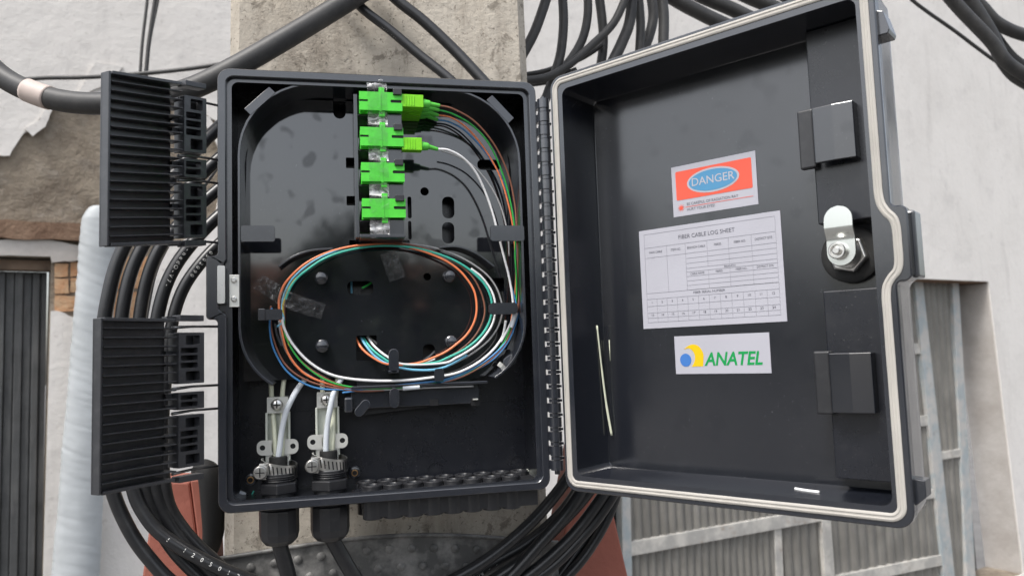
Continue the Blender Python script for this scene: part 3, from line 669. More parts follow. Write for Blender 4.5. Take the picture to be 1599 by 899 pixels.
# --- adapter bracket and adapters
AW, AH, AP = 33.4, 14.8, 9.7
AX0 = 104.8; AYS = [14.2, 42.6, 70.8, 99.1]
b = MB().use(M_body)
b.box(100.6, 103.6, 13, 128, 9, TD+.5)
for y in AYS:
    b.box(126.5, 137.8, y+AH+.7, y+28.2-.7, 4.5, TD+.5)
    b.box(103.6, 137, y+AH+.5, y+AH+1.1, 10, TD)
b.box(103.6, 138.5, 126.6, 129, 2, TD+.5)
b.build('adapter_bracket', None, tray, bevel=.3)
for y in AYS:
    MB().use(M_matte).box(131, 137.8, y-2.6, y+2.2, -3.4, -.6).box(131, 137.8, y-2.6, y-.6, -.6, 12).build('bracket_tooth', None, tray, bevel=.4)
def adapter_mesh():
    b = MB().use(M_green); x0, y0 = 0, 0
    # body with the two notches cut into each end, flange rib, inner sleeve
    out = [(0,0),(27.6,0),(27.6,.0),(AW,0),(AW,5.9),(24.8,5.9),(24.2,6.6),(24.2,7.6),(24.8,8.3),(AW,8.3),(AW,AH),(0,AH),(0,8.0),(6.6,8.0),(6.6,6.3),(0,6.3)]
    out = [(0,0),(AW,0),(AW,5.9),(24.8,5.9),(24.2,6.6),(24.2,7.6),(24.8,8.3),(AW,8.3),(AW,AH),(0,AH),(0,8.0),(6.6,8.0),(6.6,6.3),(0,6.3)]
    b.plate([out], 0, .9)
    b.box(.5, AW-.5, .4, AH-.4, .9, 9.2)
    b.box(15.6, 17.0, -1.0, AH+1.0, -.25, 9.4)
    b.use(M_dark).box(-.05, 6.5, 6.35, 7.95, .75, .95).box(24.3, AW+.05, 6.0, 8.2, .75, .95)  # shallow notch floors coloured black to stand in for shade
    b.use(M_green); b.box(15.2, 19.6, -4.4, 0.2, 1.2, 7); b.box(15.2, 19.6, AH-.2, AH+4.0, 1.2, 7)
    return b
proto = None
pos = ['topmost', 'second', 'third', 'bottom']
for r_i, y in enumerate(AYS):
    for k in range(4):
        d = -1.2 + AP*k
        if proto is None:
            b = adapter_mesh(); b.v = [v + (BX(AX0, y, d)-BX(0, 0, 0)) for v in b.v]; a_ = proto = b.build('fibre_adapter', None, bevel=.25); pr0 = (AX0, y, d)
        else:
            a_ = proto.copy(); COL.objects.link(a_); a_.location = proto.location + (BX(AX0 + r_i*.25, y, d)-BX(*pr0))
        depth = ['front', 'second from the front', 'third from the front', 'rearmost'][k]
        tag(a_, f'green fibre adapter in the {pos[r_i]} row of the column, {depth}', 'adapter', 'green fibre adapters')

# --- connectors with pigtail fibres
def fibre(pts, r=.76, per=7):
    sd_ = (len(pts)*7.3 + pts[-1][0]*.37) % 50
    return crom([UW(p[0]+1.5*noise.noise(Vector((k*.55, sd_, 0))), p[1]+1.5*noise.noise(Vector((k*.55, sd_, 7))), p[2]+1.2*noise.noise(Vector((k*.4, sd_, 3)))) for k, p in enumerate(pts)], per)
def pigtail(y, d, colour, path, lab, bx1=155, r=.76):
    x0 = 138.4; yc = y
    root = empty('fibre_pigtail', BX(x0, yc, d), lab, 'fibre cable', 'pigtails plugged into the adapters')
    h = 5.0
    b = MB().use(M_ygreen); b.box(x0-1, bx1, yc-h, yc+h, d-4.2, d+4.2)
    for k in range(4): b.box(x0+2.5+k*2, x0+3.4+k*2, yc-h+1, yc+h-1, d-4.6, d-4.1)
    b.build('connector', None, root, bevel=.4)
    b = MB().use(M_boot); e = U(*path[0])
    pth = [BX(bx1-.5, yc+.6, d), BX(bx1+1.5, yc+.7, d), BX(bx1+5.5, yc+.9, d), BX(bx1+5.6, yc+.9, d), BX(e[0]-1, e[1], e[2]), BX(*e)]
    b.tube(pth, [3.5, 3.5, 2.9, 2.0, 1.5, 1.3], 14); b.build('boot', None, root, smooth=True)
    b = MB().use(MF[colour]); b.tube(fibre(path), r, 8); b.build('fibre', None, root, smooth='all')
    return root
YR = [20.3, 21.2, 22.0, 22.6]
pigtail(20.0, 3.6, 'brown', [(687,165,4),(708,170,5),(742,190,9),(772,226,14),(793,272,18),(804,320,19),(807,364,19),(808,400,20),(810,430,22),(811,462,22),(806,495,24),(790,535,26),(762,565,27),(722,588,28),(680,599,30),(636,604,31),(590,606,31)], 'brown fibre pigtail leaving the topmost green connector', 155)
pigtail(20.0, 13.3, 'green', [(686,172,14),(706,177,14),(736,195,16),(762,224,18),(783,266,20),(797,315,21),(804,364,21),(805,400,22),(806,430,22),(806,470,23),(799,505,25),(783,540,27),(752,568,28),(712,589,29),(670,600,30),(620,606,31),(560,606,31),(510,594,30),(470,565,29),(447,528,28),(443,500,27)], 'green fibre pigtail leaving the second connector of the top row', 155)
pigtail(20.0, 23.0, 'orange', [(685,180,23.5),(704,184,24),(730,201,24),(757,232,24),(780,274,24),(795,322,24),(802,364,24),(805,410,24),(806,440,24),(802,478,25),(797,510,26)], 'orange fibre pigtail leaving the third connector of the top row', 155)
pigtail(20.0, 32.6, 'blue', [(684,187,33),(702,191,33),(728,206,32),(760,240,30),(786,284,27),(799,326,25),(805,364,24),(809,410,24),(812,440,24),(811,478,25),(801,515,26),(778,547,27),(742,573,28),(698,592,29),(650,599,30),(600,603,31),(540,608,31),(490,605,31),(450,582,30),(428,545,29),(421,510,28),(425,480,27)], 'blue fibre pigtail leaving the rearmost connector of the top row', 155)
pigtail(54.8, 3.8, 'white', [(684,233,5),(700,235,6),(722,246,8),(742,268,11),(757,298,14),(769,332,17),(778,364,19),(787,400,21),(795,436,22),(801,474,23),(800,500,25),(782,534,27)], 'white fibre pigtail leaving the single connector of the second row', 153, 1.0)

# --- loose fibre loops in the tray
fib_n = []
def loose(colour, pts, lab, r=.76):
    b = MB().use(MF[colour]); b.tube(fibre(pts), r, 8); o_ = b.build('fibre_loop', None, smooth='all', label=lab, cat='fibre', group='loose fibre loops'); return o_
def ell(cx, cy, a, b_, t0, t1, n, d0, d1=None, wob=0, sd_=0):
    d1 = d0 if d1 is None else d1; res = []
    for k in range(n+1):
        t = radians(t0+(t1-t0)*k/n); q = 1+wob*sin(3*t+sd_)
        res.append((cx+a*q*cos(t), cy+b_*q*sin(t), d0+(d1-d0)*k/n))
    return res
# angles: 0 = right, 90 = down (photo), going on clockwise
loose('orange', [(556,526,46),(564,542,38),(582,558,32),(608,569,28)] + ell(590,478,155,97,68,-180,24,27,27) + [(440,520,28),(452,556,29),(480,586,30),(530,603,31),(590,606,31)], 'orange fibre forming the innermost loop of the tray', .95)
loose('brown', ell(600,480,157,100,60,-175,22,29,28,.006) + [(446,520,29),(460,552,30),(490,580,30),(540,602,31),(600,606,31)], 'brown fibre loop just outside the orange one')
loose('teal', [(567,526,46),(577,541,37),(596,557,31),(622,569,28)] + ell(606,480,162,96,64,-172,22,27.5,26.5,.004,1), 'teal fibre loop crossing the top of the tray', 1.0)
loose('white', [(574,526,46),(585,541,37),(604,556,30),(630,568,27)] + ell(610,482,164,98,60,-40,12,26,27), 'white fibre loop entering the lower tray slot at its right', .95)
loose('lblue', [(563,526,46),(572,541,36),(588,557,31),(612,570,28),(650,577,27),(690,574,27),(730,555,28)], 'short light blue fibre curving out of the lower tray slot', 1.0)
loose('grey', ell(612,482,172,103,70,-150,22,30,30,.004,2), 'grey fibre forming the outermost loop on the right')
loose('white', [(441,495,26),(444,512,27),(458,538,28),(484,566,29),(520,586,29),(570,594,29),(625,594,29),(670,590,27),(715,581,27),(755,560,27),(782,530,27),(790,500,26)], 'long white fibre sweeping along the bottom of the loop', 1.05)
loose('grey', [(690,236,20),(712,243,22),(738,258,23),(762,286,24),(781,320,24),(793,364,24),(795,400,25)], 'grey fibre running beside the white pigtail on the right')
loose('yellow', ell(592,484,150,99,-150,-188,6,27,27) + [(444,515,28),(452,540,29)], 'short yellow fibre beside the left clear tape')
loose('lblue', ell(606,482,166,104,-105,-190,10,27,27) + [(432,510,28)], 'light blue fibre on the upper left of the loop')
loose('blue', [(796,440,24),(806,480,24),(800,520,26),(775,556,27),(738,579,28),(690,596,29),(640,603,30),(580,607,31),(535,613,31)], 'dark blue fibre round the lower right of the tray')
loose('brown', [(423,478,28),(423,505,29),(430,538,29),(445,567,30),(470,588,30),(505,602,31),(560,610,31),(600,609,31)], 'brown fibre at the far left going under the loop')
loose('grey', [(436,500,27),(438,522,28),(447,550,29),(468,577,30),(510,599,31),(570,608,31),(640,606,31),(690,604,31),(740,602,31)], 'grey fibre running to the right along the tray ledge')
for (a, c, lab) in (((813,407,22),(813,431,22),'upper white splice sleeve on the right hand fibres'), ((806,488,23),(798,511,24),'lower white splice sleeve on the right hand fibres'), ((629,606,29),(655,604,29),'white splice sleeve at the bottom of the fibre loop')):
    b = MB().use(M_tube); b.tube([UW(*a), UW(*c)], 1.9, 10); b.build('splice_sleeve', None, smooth=True, label=lab, cat='sleeve', group='splice sleeves')
for k, pts in enumerate(([(566,450,44),(575,444,46),(582,440,47)], [(549,458,50),(548,448,50),(549,440,50)], [(660,562,46),(670,556,45),(682,545,46)], [(660,566,42),(672,563,42),(682,559,42)], [(556,580,46),(575,572,44),(592,568,44)], [(556,570,50),(575,566,50),(592,562,50)], [(575,525,50),(585,532,48),(592,540,48)], [(573,526,52),(580,538,50),(592,549,49)])):
    col_ = ['green', 'lblue', 'grey', 'white', 'grey', 'grey', 'white', 'brown'][k]
    lab = ['green fibre seen through the small upper slot', 'light blue fibre seen at the left of the small upper slot', 'grey fibre seen in the right lower slot', 'white fibre seen in the right lower slot', 'lower grey fibre seen in the left lower slot', 'upper grey fibre seen in the left lower slot', 'white fibre seen in the left lower slot', 'brown fibre seen in the left lower slot'][k]
    b = MB().use(MF[col_]); b.tube(fibre(pts), .9, 8); b.build('fibre_end', None, smooth='all', label=lab, cat='fibre', group='fibres under the tray')

# --- clear tape
def tape_strip(center_pts, width, lab, amp=1.2, seed=0, nv=12, cr=None):
    """centre line as box-frame points, width in mm across x/y plane"""
    C_ = crom(center_pts, 10); b = MB().use(M_tape); pts = []; n = len(C_); at_ = []
    for i, p in enumerate(C_):
        t = (C_[min(i+1, n-1)]-C_[max(i-1, 0)]); t.z = 0; t = t.normalized() if t.length > 1e-6 else Vector((0, 1, 0)); s = Vector((-t.y, t.x, 0))
        for j in range(nv+1):
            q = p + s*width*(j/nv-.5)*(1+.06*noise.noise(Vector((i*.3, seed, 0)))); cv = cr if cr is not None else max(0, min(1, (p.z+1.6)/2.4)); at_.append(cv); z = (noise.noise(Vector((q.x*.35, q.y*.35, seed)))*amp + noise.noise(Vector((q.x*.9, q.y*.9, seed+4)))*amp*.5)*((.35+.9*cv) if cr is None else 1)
            pts.append((q.x, q.y, q.z + z - abs(z)*.2))
    fs = [(i*(nv+1)+j, i*(nv+1)+j+1, (i+1)*(nv+1)+j+1, (i+1)*(nv+1)+j) for i in range(n-1) for j in range(nv)]
    b.add(pts, fs); o_ = b.build('clear_tape', None, smooth='all', label=lab, cat='tape', recalc=False)
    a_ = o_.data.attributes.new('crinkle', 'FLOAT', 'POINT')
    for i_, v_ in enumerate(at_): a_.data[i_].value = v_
cp = [(118.6, 3.2, 1.0)]
cp += [(118.6, 8, .5)]
for y in AYS:
    cp += [(118.8, y+.5, -2.3), (118.8, y+AH-.5, -2.3), (119, y+AH+4.5, 2.5), (119, y+AH+9.5, 2.0)]
cp += [(119.3, 129, 3)]
tape_strip(cp, 15.2, 'strip of clear tape running down over the green adapters', 1.2, 1)
q = lambda px, py, d: U(px, py, d)
tape_strip([q(606,392,33), q(612,410,31), q(621,436,33)], 14, 'crinkled clear tape below the green adapters', 2.2, 2, cr=.15)
tape_strip([q(402,438,32), q(425,452,29), q(450,468,24), q(478,478,28), q(505,486,33)], 13, 'crumpled clear tape over the fibres at the left of the loop', 3.0, 3, cr=.1)

# --- cable entry hardware: two sets
def entry(px_c, py0, lab_no, cxm, dz=0):
    """cxm: x (mm) of the cable axis at depth 30"""
    side = ['left', 'right'][lab_no]; X = cxm; D = 30.
    yo = -2.2*lab_no
    # metal strength-member bracket
    br = empty('strength_member_bracket', BX(X, 262+yo, 50), f'pale metal strength member bracket above the {side} cable gland', 'bracket', 'strength member brackets')
    b = MB().use(M_spl); b.box(X-9.3, X+9.3, 262+yo, 300+yo, 43, 44.5); b.box(X-9.3, X-7.6, 262+yo, 300+yo, 38, 43); b.box(X+7.6, X+9.3, 262+yo, 300+yo, 38, 43); b.build('channel', None, br, bevel=.4)
    b = MB().use(M_clampsteel); b.plate([rrect(X-8, X+8, 250+yo, 262.5+yo, .8)], 38.5, 40); b.box(X-8, X+8, 250+yo, 251.3+yo, 40, 52); b.build('screw_plate', None, br, bevel=.4)
    b = MB().use(M_steel); yc = 256+yo; b.turn((X-.4, yc), [(4.6, 38.5), (4.6, 36.6), (3.6, 35.4), (1.2, 34.9)], 'd', 18); b.use(M_dark).box(X-3, X+2.2, yc-.45, yc+.45, 34.6, 35.6).box(X-.85, X+.05, yc-2.6, yc+2.6, 34.6, 35.6); b.build('screw', None, br, smooth=True)
    ear = rpoly([(X-15.6,283+yo,4.5),(X+15.6,283+yo,4.5),(X+15.6,294.5+yo,4.5),(X-15.6,294.5+yo,4.5)], 0)
    b = MB().use(M_clampsteel); b.plate([ear, circ((X-11.4, 288.6+yo), 2.1), circ((X+11.4, 288.6+yo), 2.1), rrect(X-4.5, X+4.5, 285+yo, 292.5+yo, 1)], 36.3, 37.6); b.build('ear_plate', None, br, bevel=.35)
    for s in (-1, 1): MB().use(M_dark).turn((X+s*11.4, 288.6+yo), [(2.05, 38.0), (2.05, 37.7)], 'd', 12).build('ear_hole', None, br)
    b = MB().use(M_clampsteel); b.box(X-8.2, X-4.8, 294+yo, 306+yo, 37, 38); b.box(X+4.8, X+8.2, 294+yo, 306+yo, 37, 38); b.build('leg', None, br, bevel=.2)
    # incoming cable jacket stub, heat shrink, tubes
    # hose clamp
    hc = empty('hose_clamp', BX(X, 305+yo, D), f'perforated steel hose clamp above the {side} cable gland', 'hose clamp', 'hose clamps')
    R = 12.6; n = 40; yh = 304+yo; lo_ = []
    for k in range(n+1):
        a = radians(-200+340*k/n); tilt = 3.0*cos(a+.5); rr = R*(1+.12*max(0, (k-n*.75)/n))
        cx_, cd_ = X+1.5+rr*cos(a)*1.08, D+rr*sin(a)*.9+2
        lo_.append([(cx_, yh-5+tilt, cd_), (cx_, yh+5+tilt, cd_), (X+1.5+(rr-.8)*cos(a)*1.08, yh+5+tilt, D+2+(rr-.8)*sin(a)*.9), (X+1.5+(rr-.8)*cos(a)*1.08, yh-5+tilt, D+2+(rr-.8)*sin(a)*.9)])
    b = MB().use(M_steel); b.loft(lo_, True, True, True); b.build('band', None, hc, smooth=True)
    b = MB().use(M_dark)
    for k in range(9):
        a = radians(-122+k*13.0); tilt = 3.0*cos(a+.5)
        for e in (0,):
            a2 = a+radians(4.2); R2 = R+.12
            f1 = lambda aa, dy: (X+1.5+R2*cos(aa)*1.08, yh+dy+tilt, D+2+R2*sin(aa)*.9)
            b.add([f1(a, -3.1), f1(a2, -3.1), f1(a2+.05, 3.1), f1(a+.05, 3.1)], [(0,1,2,3)])
    b.build('slots', None, hc, recalc=False)
    b = MB().use(M_steel); sx, sy, sdp = X-11.5, yh+1.0, D-11
    b.turn((sx, sy), [(4.8, sdp+9), (4.8, sdp+2), (5.4, sdp+1.6), (5.4, sdp-1.0), (4.6, sdp-2.0), (1, sdp-2.2)], 'd', 18); b.use(M_dark).box(sx-3.4, sx+3.4, sy-.4, sy+.4, sdp-2.5, sdp-1.8).box(sx-.4, sx+.4, sy-3.4, sy+3.4, sdp-2.5, sdp-1.8)
    b.use(M_steel).box(sx-1, sx+5, sy-6.2, sy+5.8, sdp+2, sdp+9); b.build('screw_housing', None, hc, smooth=True, bevel=.25)
    # gland: part of the box; inside nut, thread, outer dome nut
    b = MB().use(M_matte); b.turn((X+1.2, D), [(15.5, 314), (15.5, 322.5)], 'y', 6, pi/6); b.build('gland_nut', None, box, bevel=1.2)
    b = MB().use(M_matte); b.turn((X+1.2, D), [(12.2, 307.5), (12.2, 309), (13, 309.6), (12.2, 310.3), (13, 311), (12.2, 311.8), (13, 312.6), (12.2, 313.5), (12.2, 345)], 'y', 24); b.build('gland_thread', None, box, smooth=True)
    b = MB().use(M_matte); b.turn((X+1.2, D), [(13.8, 334), (14.8, 335), (14.8, 352), (13.6, 357), (10.5, 360.5), (6, 361.3)], 'y', 12, 0); b.build('gland_dome', None, box, bevel=.6)
    # incoming cable: thing of its own
    ca = empty('feeder_cable', BX(X+1.2, 380, D), f'black feeder cable entering through the {side} gland', 'cable', 'feeder cables')
    b = MB().use(M_cable); e0 = (437, 850) if lab_no == 0 else (521, 845); e1 = (452, 905) if lab_no == 0 else (556, 905); e2 = (462, 960) if lab_no == 0 else (590, 960)
    b.tube(crom([BX(X+.5, 296.5+yo, D+3), BX(X+1, 325, D), BX(X+1.2, 355, D), UW(*e0, D+1), UW(*e1, D+6), UW(*e2, D+24), UW(e2[0]+25, 1200, 95)], 8), 5.9, 14); b.build('jacket', None, ca, smooth='all')
    b = MB().use(M_rubber); b.turn((X+.6, D+3), [(6.6, 295.5+yo), (6.8, 296+yo), (6.8, 303+yo)], 'y', 16); b.build('end_sleeve', None, ca, smooth=True)
    bz = [(434,717),(437,695),(440,672),(446,645),(456,622),(466,605),(479,588)] if lab_no == 0 else [(509,712),(509,690),(511,665),(515,640),(521,613),(528,600),(534,590)]
    dd = [33, 33, 33, 32, 32, 38, 44] if lab_no == 0 else [32, 32, 32, 31, 32, 38, 44]
    b = MB().use(M_tube); b.tube(crom([UW(*p, d_) for p, d_ in zip(bz, dd)], 6), 2.25, 10); b.build('buffer_tube', None, ca, smooth='all')
    rods = [[(431,717),(429,680),(426,640),(424,618),(423,588)], [(440,715),(441,670),(441,640),(441,616),(444,588)]] if lab_no == 0 else [[(514,712),(516,680),(518,645),(504,612),(504,588)], [(518,713),(520,680),(521,640),(525,612),(527,587)]]
    for rp in rods:
        b = MB().use(M_rod); b.tube(crom([UW(*p, 36 if p[1] > 650 else 42) for p in rp], 5), 1.9, 8); b.build('strength_rod', None, ca, smooth='all')
entry(431, 620, 0, 38.7)
entry(515, 615, 1, 76.6)
# brass inserts and moulded marks on the back panel
for (px_, py_) in ((391,749),(554,738)):
    c = U(px_, py_, 49); b = MB().use(M_body); b.turn((c[0], c[1]), [(5.2, 55), (4.6, 50), (3.0, 49.6)], 'd', 16); b.use(M_brass).turn((c[0], c[1]), [(2.7, 49.9), (2.7, 49.2), (1.9, 49.1)], 'd', 14); b.use(M_dark).turn((c[0], c[1]), [(1.9, 49.3), (1.9, 49.0)], 'd', 12); b.build('brass_insert', None, box, smooth=True)
for (px_, py_) in ((680,733),(808,722)):
    c = U(px_, py_, 54.5); b = MB().use(M_wallp); b.plate([circ((c[0], c[1]), 6.4, 24), circ((c[0], c[1]), 5.9, 24)], 54.4, 55.2); b.build('moulded_ring', None, box)
for xr_ in ((462,100),(750,95)):
    c = U(xr_[0], 600, 54.5); b = MB().use(M_wallp); b.box(c[0], c[0]+44, 262, 262.7, 54.3, 55.2); b.box(c[0]-.1 if xr_[0] < 600 else c[0]+43.5, c[0]+.6 if xr_[0] < 600 else c[0]+44.2, 226, 262, 54.2, 55.2); b.build('moulded_edge', None, box)
# port sleeves along the bottom wall, two staggered rows
prt = None
for row, (D_, n_, x0_) in enumerate(((17, 8, 110), (38, 9, 106.5))):
    for k in range(n_):
        x_ = x0_+k*15.6
        if prt is None:
            b = MB().use(M_matte); prof = [(4.4, 325), (4.6, 320), (5.0, 319.4), (7.0, 319.4), (7.7, 320), (7.7, 344.6), (7.3, 345), (4.5, 345)]; b.turn((x_, D_), prof, 'y', 18)
            b.use(M_matte).box(x_-8.2, x_+8.2, 321, 336.5, D_-3, D_+3); prt = b.build('port_sleeve', None, box, smooth=True); pp0 = (x_, D_)
        else: copy(prt, BX(x_, 0, D_)-BX(pp0[0], 0, pp0[1]), box)
b = MB().use(M_matte); b.box(103, 240, 323, 343.4, 10.8, 45.5); b.build('port_block', None, box, bevel=.6)
# pale scraps in the corner
for k, (px_, py_, w_, h_, an, mt) in enumerate(((379,770,5,3,.5,M_tube),(393,772,1.2,7,.5,MF['teal']),(824,737,5,4,.8,M_spl))):
    c = U(px_, py_, 44); MB().use(mt).obox(c, an, w_/2, h_/2, 43.5, 44.2).build('plastic_scrap', None, label=['white plastic scrap in the lower left corner of the box','teal fibre scrap in the lower left corner of the box','clear plastic scrap in the lower right corner of the box'][k], cat='scrap')

# ------------------------------------------------------------------ the lid
LOUT = [(0,0,10), (BW,0,10), (BW,143.5,3), (256.5,143.5,4), (256.5,188,4), (BW,188,3), (BW,BH,10), (0,BH,10)]
LGAS = [(2.2,2.2,9), (BW-1.4,2.2,9), (BW-1.4,147.5,4), (252.6,147.5,5), (252.6,184.5,5), (BW-1.4,184.5,4), (BW-1.4,BH-2.2,9), (2.2,BH-2.2,9)]
lo_ = lambda i: rpoly(LOUT, i); lg = lambda i: rpoly(LGAS, i)
LD = 42.0
b = MB(LX).use(M_body)
b.loft([loopz(lo_(3.5), LD+3), loopz(lo_(.8), 9), loopz(lo_(0), 8), loopz(lo_(0), .8), loopz(lo_(.7), 0), loopz(lo_(1.4), 0)], True)
linn = rpoly([(12,12,6),(BW-11,12,6),(BW-11,BH-12,6),(12,BH-12,6)], 0)
b.plate([lo_(1.3), linn], .02, 2.8)
b.use(M_lidin)
b.loft([loopz(linn, .5), loopz(rpoly([(13,13,5),(BW-12,13,5),(BW-12,BH-13,5),(13,BH-13,5)], 0), LD-1.5), loopz(rpoly([(14.2,14.2,4),(BW-13,14.2,4),(BW-13,BH-14,4),(14.2,BH-14,4)], 0), LD)], True)
b.plate([rpoly([(3.6,3.6,5),(BW-3.6,3.6,5),(BW-3.6,BH-3.6,5),(3.6,BH-3.6,5)], 0)], LD, LD+3)
lid = b.build('lid', None, box, smooth=True, label='opened black lid with stickers inside')
gw = 2.45; gL, gT, gR, gB = 5.2, 5.0, 242.0, BH-5.9      # gasket half width and its centre line on the four sides
def garc(cx_, cy_, a0_, r_=7): return [Vector((cx_+r_*cos(radians(a0_+k_*10)), cy_+r_*sin(radians(a0_+k_*10)))) for k_ in range(10)]
def gline(a_, c_): return [Vector(a_).lerp(Vector(c_), k_/24) for k_ in range(1, 24)]
gjog = [Vector((p[0], p[1])) for p in crom([(gR, 128, 0), (gR, 134, 0), (gR+.9, 141, 0), (gR+3.6, 146.6, 0), (gR+7, 151, 0), (gR+8.3, 157, 0), (gR+8.4, 166, 0), (gR+8.3, 176, 0), (gR+7, 181.6, 0), (gR+3.6, 185.6, 0), (gR+.9, 190.4, 0), (gR, 197, 0), (gR, 203, 0)], 6)]
gpath = garc(gL+7, gT+7, 180) + gline((gL+7, gT), (gR-7, gT)) + garc(gR-7, gT+7, 270) + gline((gR, gT+7), (gR, 128)) + gjog + gline((gR, 203), (gR, gB-7)) + garc(gR-7, gB-7, 0) + gline((gR-7, gB), (gL+7, gB)) + garc(gL+7, gB-7, 90) + gline((gL, gB-7), (gL, gT+7))
b = MB(LX).use(M_gasket); ng = len(gpath); gl_ = []
for k in range(ng):
    t_ = (gpath[(k+1) % ng]-gpath[k-1]).normalized(); nr = Vector((-t_.y, t_.x)); wv = 1+.05*noise.noise(Vector((gpath[k].x*.05, gpath[k].y*.05, 3)))
    gl_.append([(gpath[k].x+nr.x*o_*wv, gpath[k].y+nr.y*o_*wv, z_) for o_, z_ in ((-gw, .3), (-gw, -.6), (-gw+.7, -1.1), (-.9, -1.15), (-.55, -.75), (.55, -.75), (.9, -1.15), (gw-.7, -1.1), (gw, -.6), (gw, .3))])
gl_.append(gl_[0]); b.loft(gl_, True); b.build('gasket', None, lid, smooth=True, label='off white rubber gasket round the lid rim')
# pads and clip blocks on the lock side
MB(LX).use(M_wallp).box(196.5, BW-11.2, 13.5, 144.5, 28, LD).build('lid_pad', None, lid, bevel=.8)
MB(LX).use(M_wallp).box(196.5, BW-11.2, 188.7, 309, 28, LD).build('lid_pad', None, lid, bevel=.8)
for y0_, y1_ in ((69.5, 106), (229, 266.5)):
    b = MB(LX).use(M_lidin); b.loft([[(x_, yy_, d_) for x_, d_ in ((200.5,18),(201.2,17.2),(213.5,17.2),(226,19.2),(226,28.2),(222,28.2),(222,21.5),(201,20.5))] for yy_ in (y0_, y1_)], True, True, True); b.build('clip_tongue', None, lid, bevel=.7)
    b = MB(LX).use(M_matte); b.box(189.5, 200, y0_-1.5, y1_+1.5, 21.5, 27); b.box(196, 200.5, y0_-1.5, y1_+1.5, 24, LD); b.build('clip_base', None, lid, bevel=1.2)
# lock
NC = (212.5, 165.5)
b = MB(LX).use(M_rubber); b.turn(NC, [(18.5, LD), (18.5, LD-5), (17, LD-6), (13, LD-6)], 'd', 28); b.build('lock_washer', None, lid, smooth=True)
b = MB(LX).use(M_steel); b.turn(NC, [(12.6, LD-6), (12.6, LD-11), (11.4, LD-12), (8, LD-12)], 'd', 6, .25); b.build('lock_nut', None, lid, bevel=.4)
b = MB(LX).use(M_steel); b.turn(NC, [(8.6, LD-12), (8.6, LD-20)], 'd', 20); 
for k in range(5): b.turn(NC, [(8.6, LD-12.4-k*1.5), (9.2, LD-13-k*1.5), (8.6, LD-13.6-k*1.5)], 'd', 20)
b.build('lock_barrel', None, lid, smooth=True)
camsec = []
for k in range(41):
    v_ = k/40; yy = 173.6 - 37.6*v_                      # from the hub end up to the rounded tip
    hw = 8.7
    if yy > 165: hw = math.sqrt(max(.05, 8.7**2-(yy-165)**2))
    if yy < 144.6: hw = math.sqrt(max(.05, 8.6**2-(yy-144.6)**2))
    tb = max(0, min(1, (157-yy)/7)); tb = tb*tb*(3-2*tb); zz_ = LD-22 - 3.8*tb
    cx_ = 212.4 + .9*v_; camsec.append([(cx_-hw, yy, zz_-1.2), (cx_+hw, yy, zz_-1.2), (cx_+hw, yy, zz_+1.2), (cx_-hw, yy, zz_+1.2)])
b = MB(LX).use(M_cam); b.loft(camsec, True, True, True); b.build('lock_cam', None, lid, smooth=True, label='bright steel cam arm of the lock')
b = MB(LX).use(M_steel); b.turn((211.2, 164.4), [(5.4, LD-23), (5.4, LD-27), (4.8, LD-27.6), (3.9, LD-27.6), (3.7, LD-26)], 'd', 18); b.turn((211.2, 164.4), [(2.6, LD-26), (2.6, LD-28.6), (1.9, LD-29.2)], 'd', 14); b.build('lock_bolt', None, lid, smooth=True)
# hooks on the outer edge
b = MB(LX).use(M_body); b.prism([(BW-2,22),(BW+3,24),(BW+6,36),(BW+5,38.5),(BW-2,38.5)], 4, 20); b.build('edge_hook', None, lid, bevel=.5)
b = MB(LX).use(M_body); b.prism([(BW-2,302),(BW+5.6,302.5),(BW+5.6,312),(BW-2,319)], 6, 18); b.build('edge_hook', None, lid, bevel=.5)
b = MB(LX).use(M_body); b.box(BW+.2, 258.6, 146, 186, 8.2, 24); b.build('lock_boss', None, lid, bevel=1.5)
# lid knuckles
b = MB().use(M_body); b.turn((HX, HD), [(4.5, 0), (4.5, 2.6)], 'y', 18); b.prism([(HX, .4), (258.5, .4), (258.5, 2.2), (HX, 2.2)], HD-2.2, HD+2.4)
kn2 = b.build('hinge_knuckle', None, lid, smooth=True); sh_ = BX(0, 16+8.1, 0)-p0; kn2.location = kn2.location+sh_; WLOC[kn2.name] = WLOC[kn2.name]+sh_
for k in range(1, 26): copy(kn2, BX(0, 11.2*k, 0)-p0, lid)
# stickers (print lies 0.15 mm above the paper)
Z1 = LD-.5
def sticker(x0, x1, y0, y1):
    b = MB(LX).use(M_paper); b.box(x0, x1, y0, y1, LD-.45, LD-.05); return b
zz = LD-.62
b = sticker(83.6, 151.4, 83, 122.0)
b.use(M_red).plate([rrect(87, 148, 87.2, 109.5, 1)], zz, zz+.1)
el = lambda c, a_, b_, n=36: [(c[0]+a_*cos(2*pi*i_/n), c[1]+b_*sin(2*pi*i_/n)) for i_ in range(n)]
b.use(M_paper).plate([el((117.5, 98.2), 21.0, 9.3)], zz-.15, zz-.05)
b.use(M_blue).plate([el((117.5, 98.2), 19.4, 7.9)], zz-.3, zz-.2)
b.use(M_paper).text('DANGER', (117.5, 98.0), 8.6, zz-.42, bold=.05)
b.use(M_ink).text('BE CAREFUL OF RADIATION RAY', (95.2, 113.6), 3.0, zz, align='LEFT', sx=.93).text('HURT YOUR EYES!', (95.2, 117.8), 3.0, zz, align='LEFT', sx=.93)
b.use(M_red).box(94, 148, 115.4, 115.75, zz, zz+.05)
star = []
for k in range(24): rr = (1.1, 3.3)[k % 2]; star.append((90.5+rr*cos(pi*k/12), 115.6+rr*sin(pi*k/12)))
b.plate([star], zz, zz+.1)
b.build('danger_sticker', None, lid, label='red and white DANGER sticker with blue oval', recalc=False)
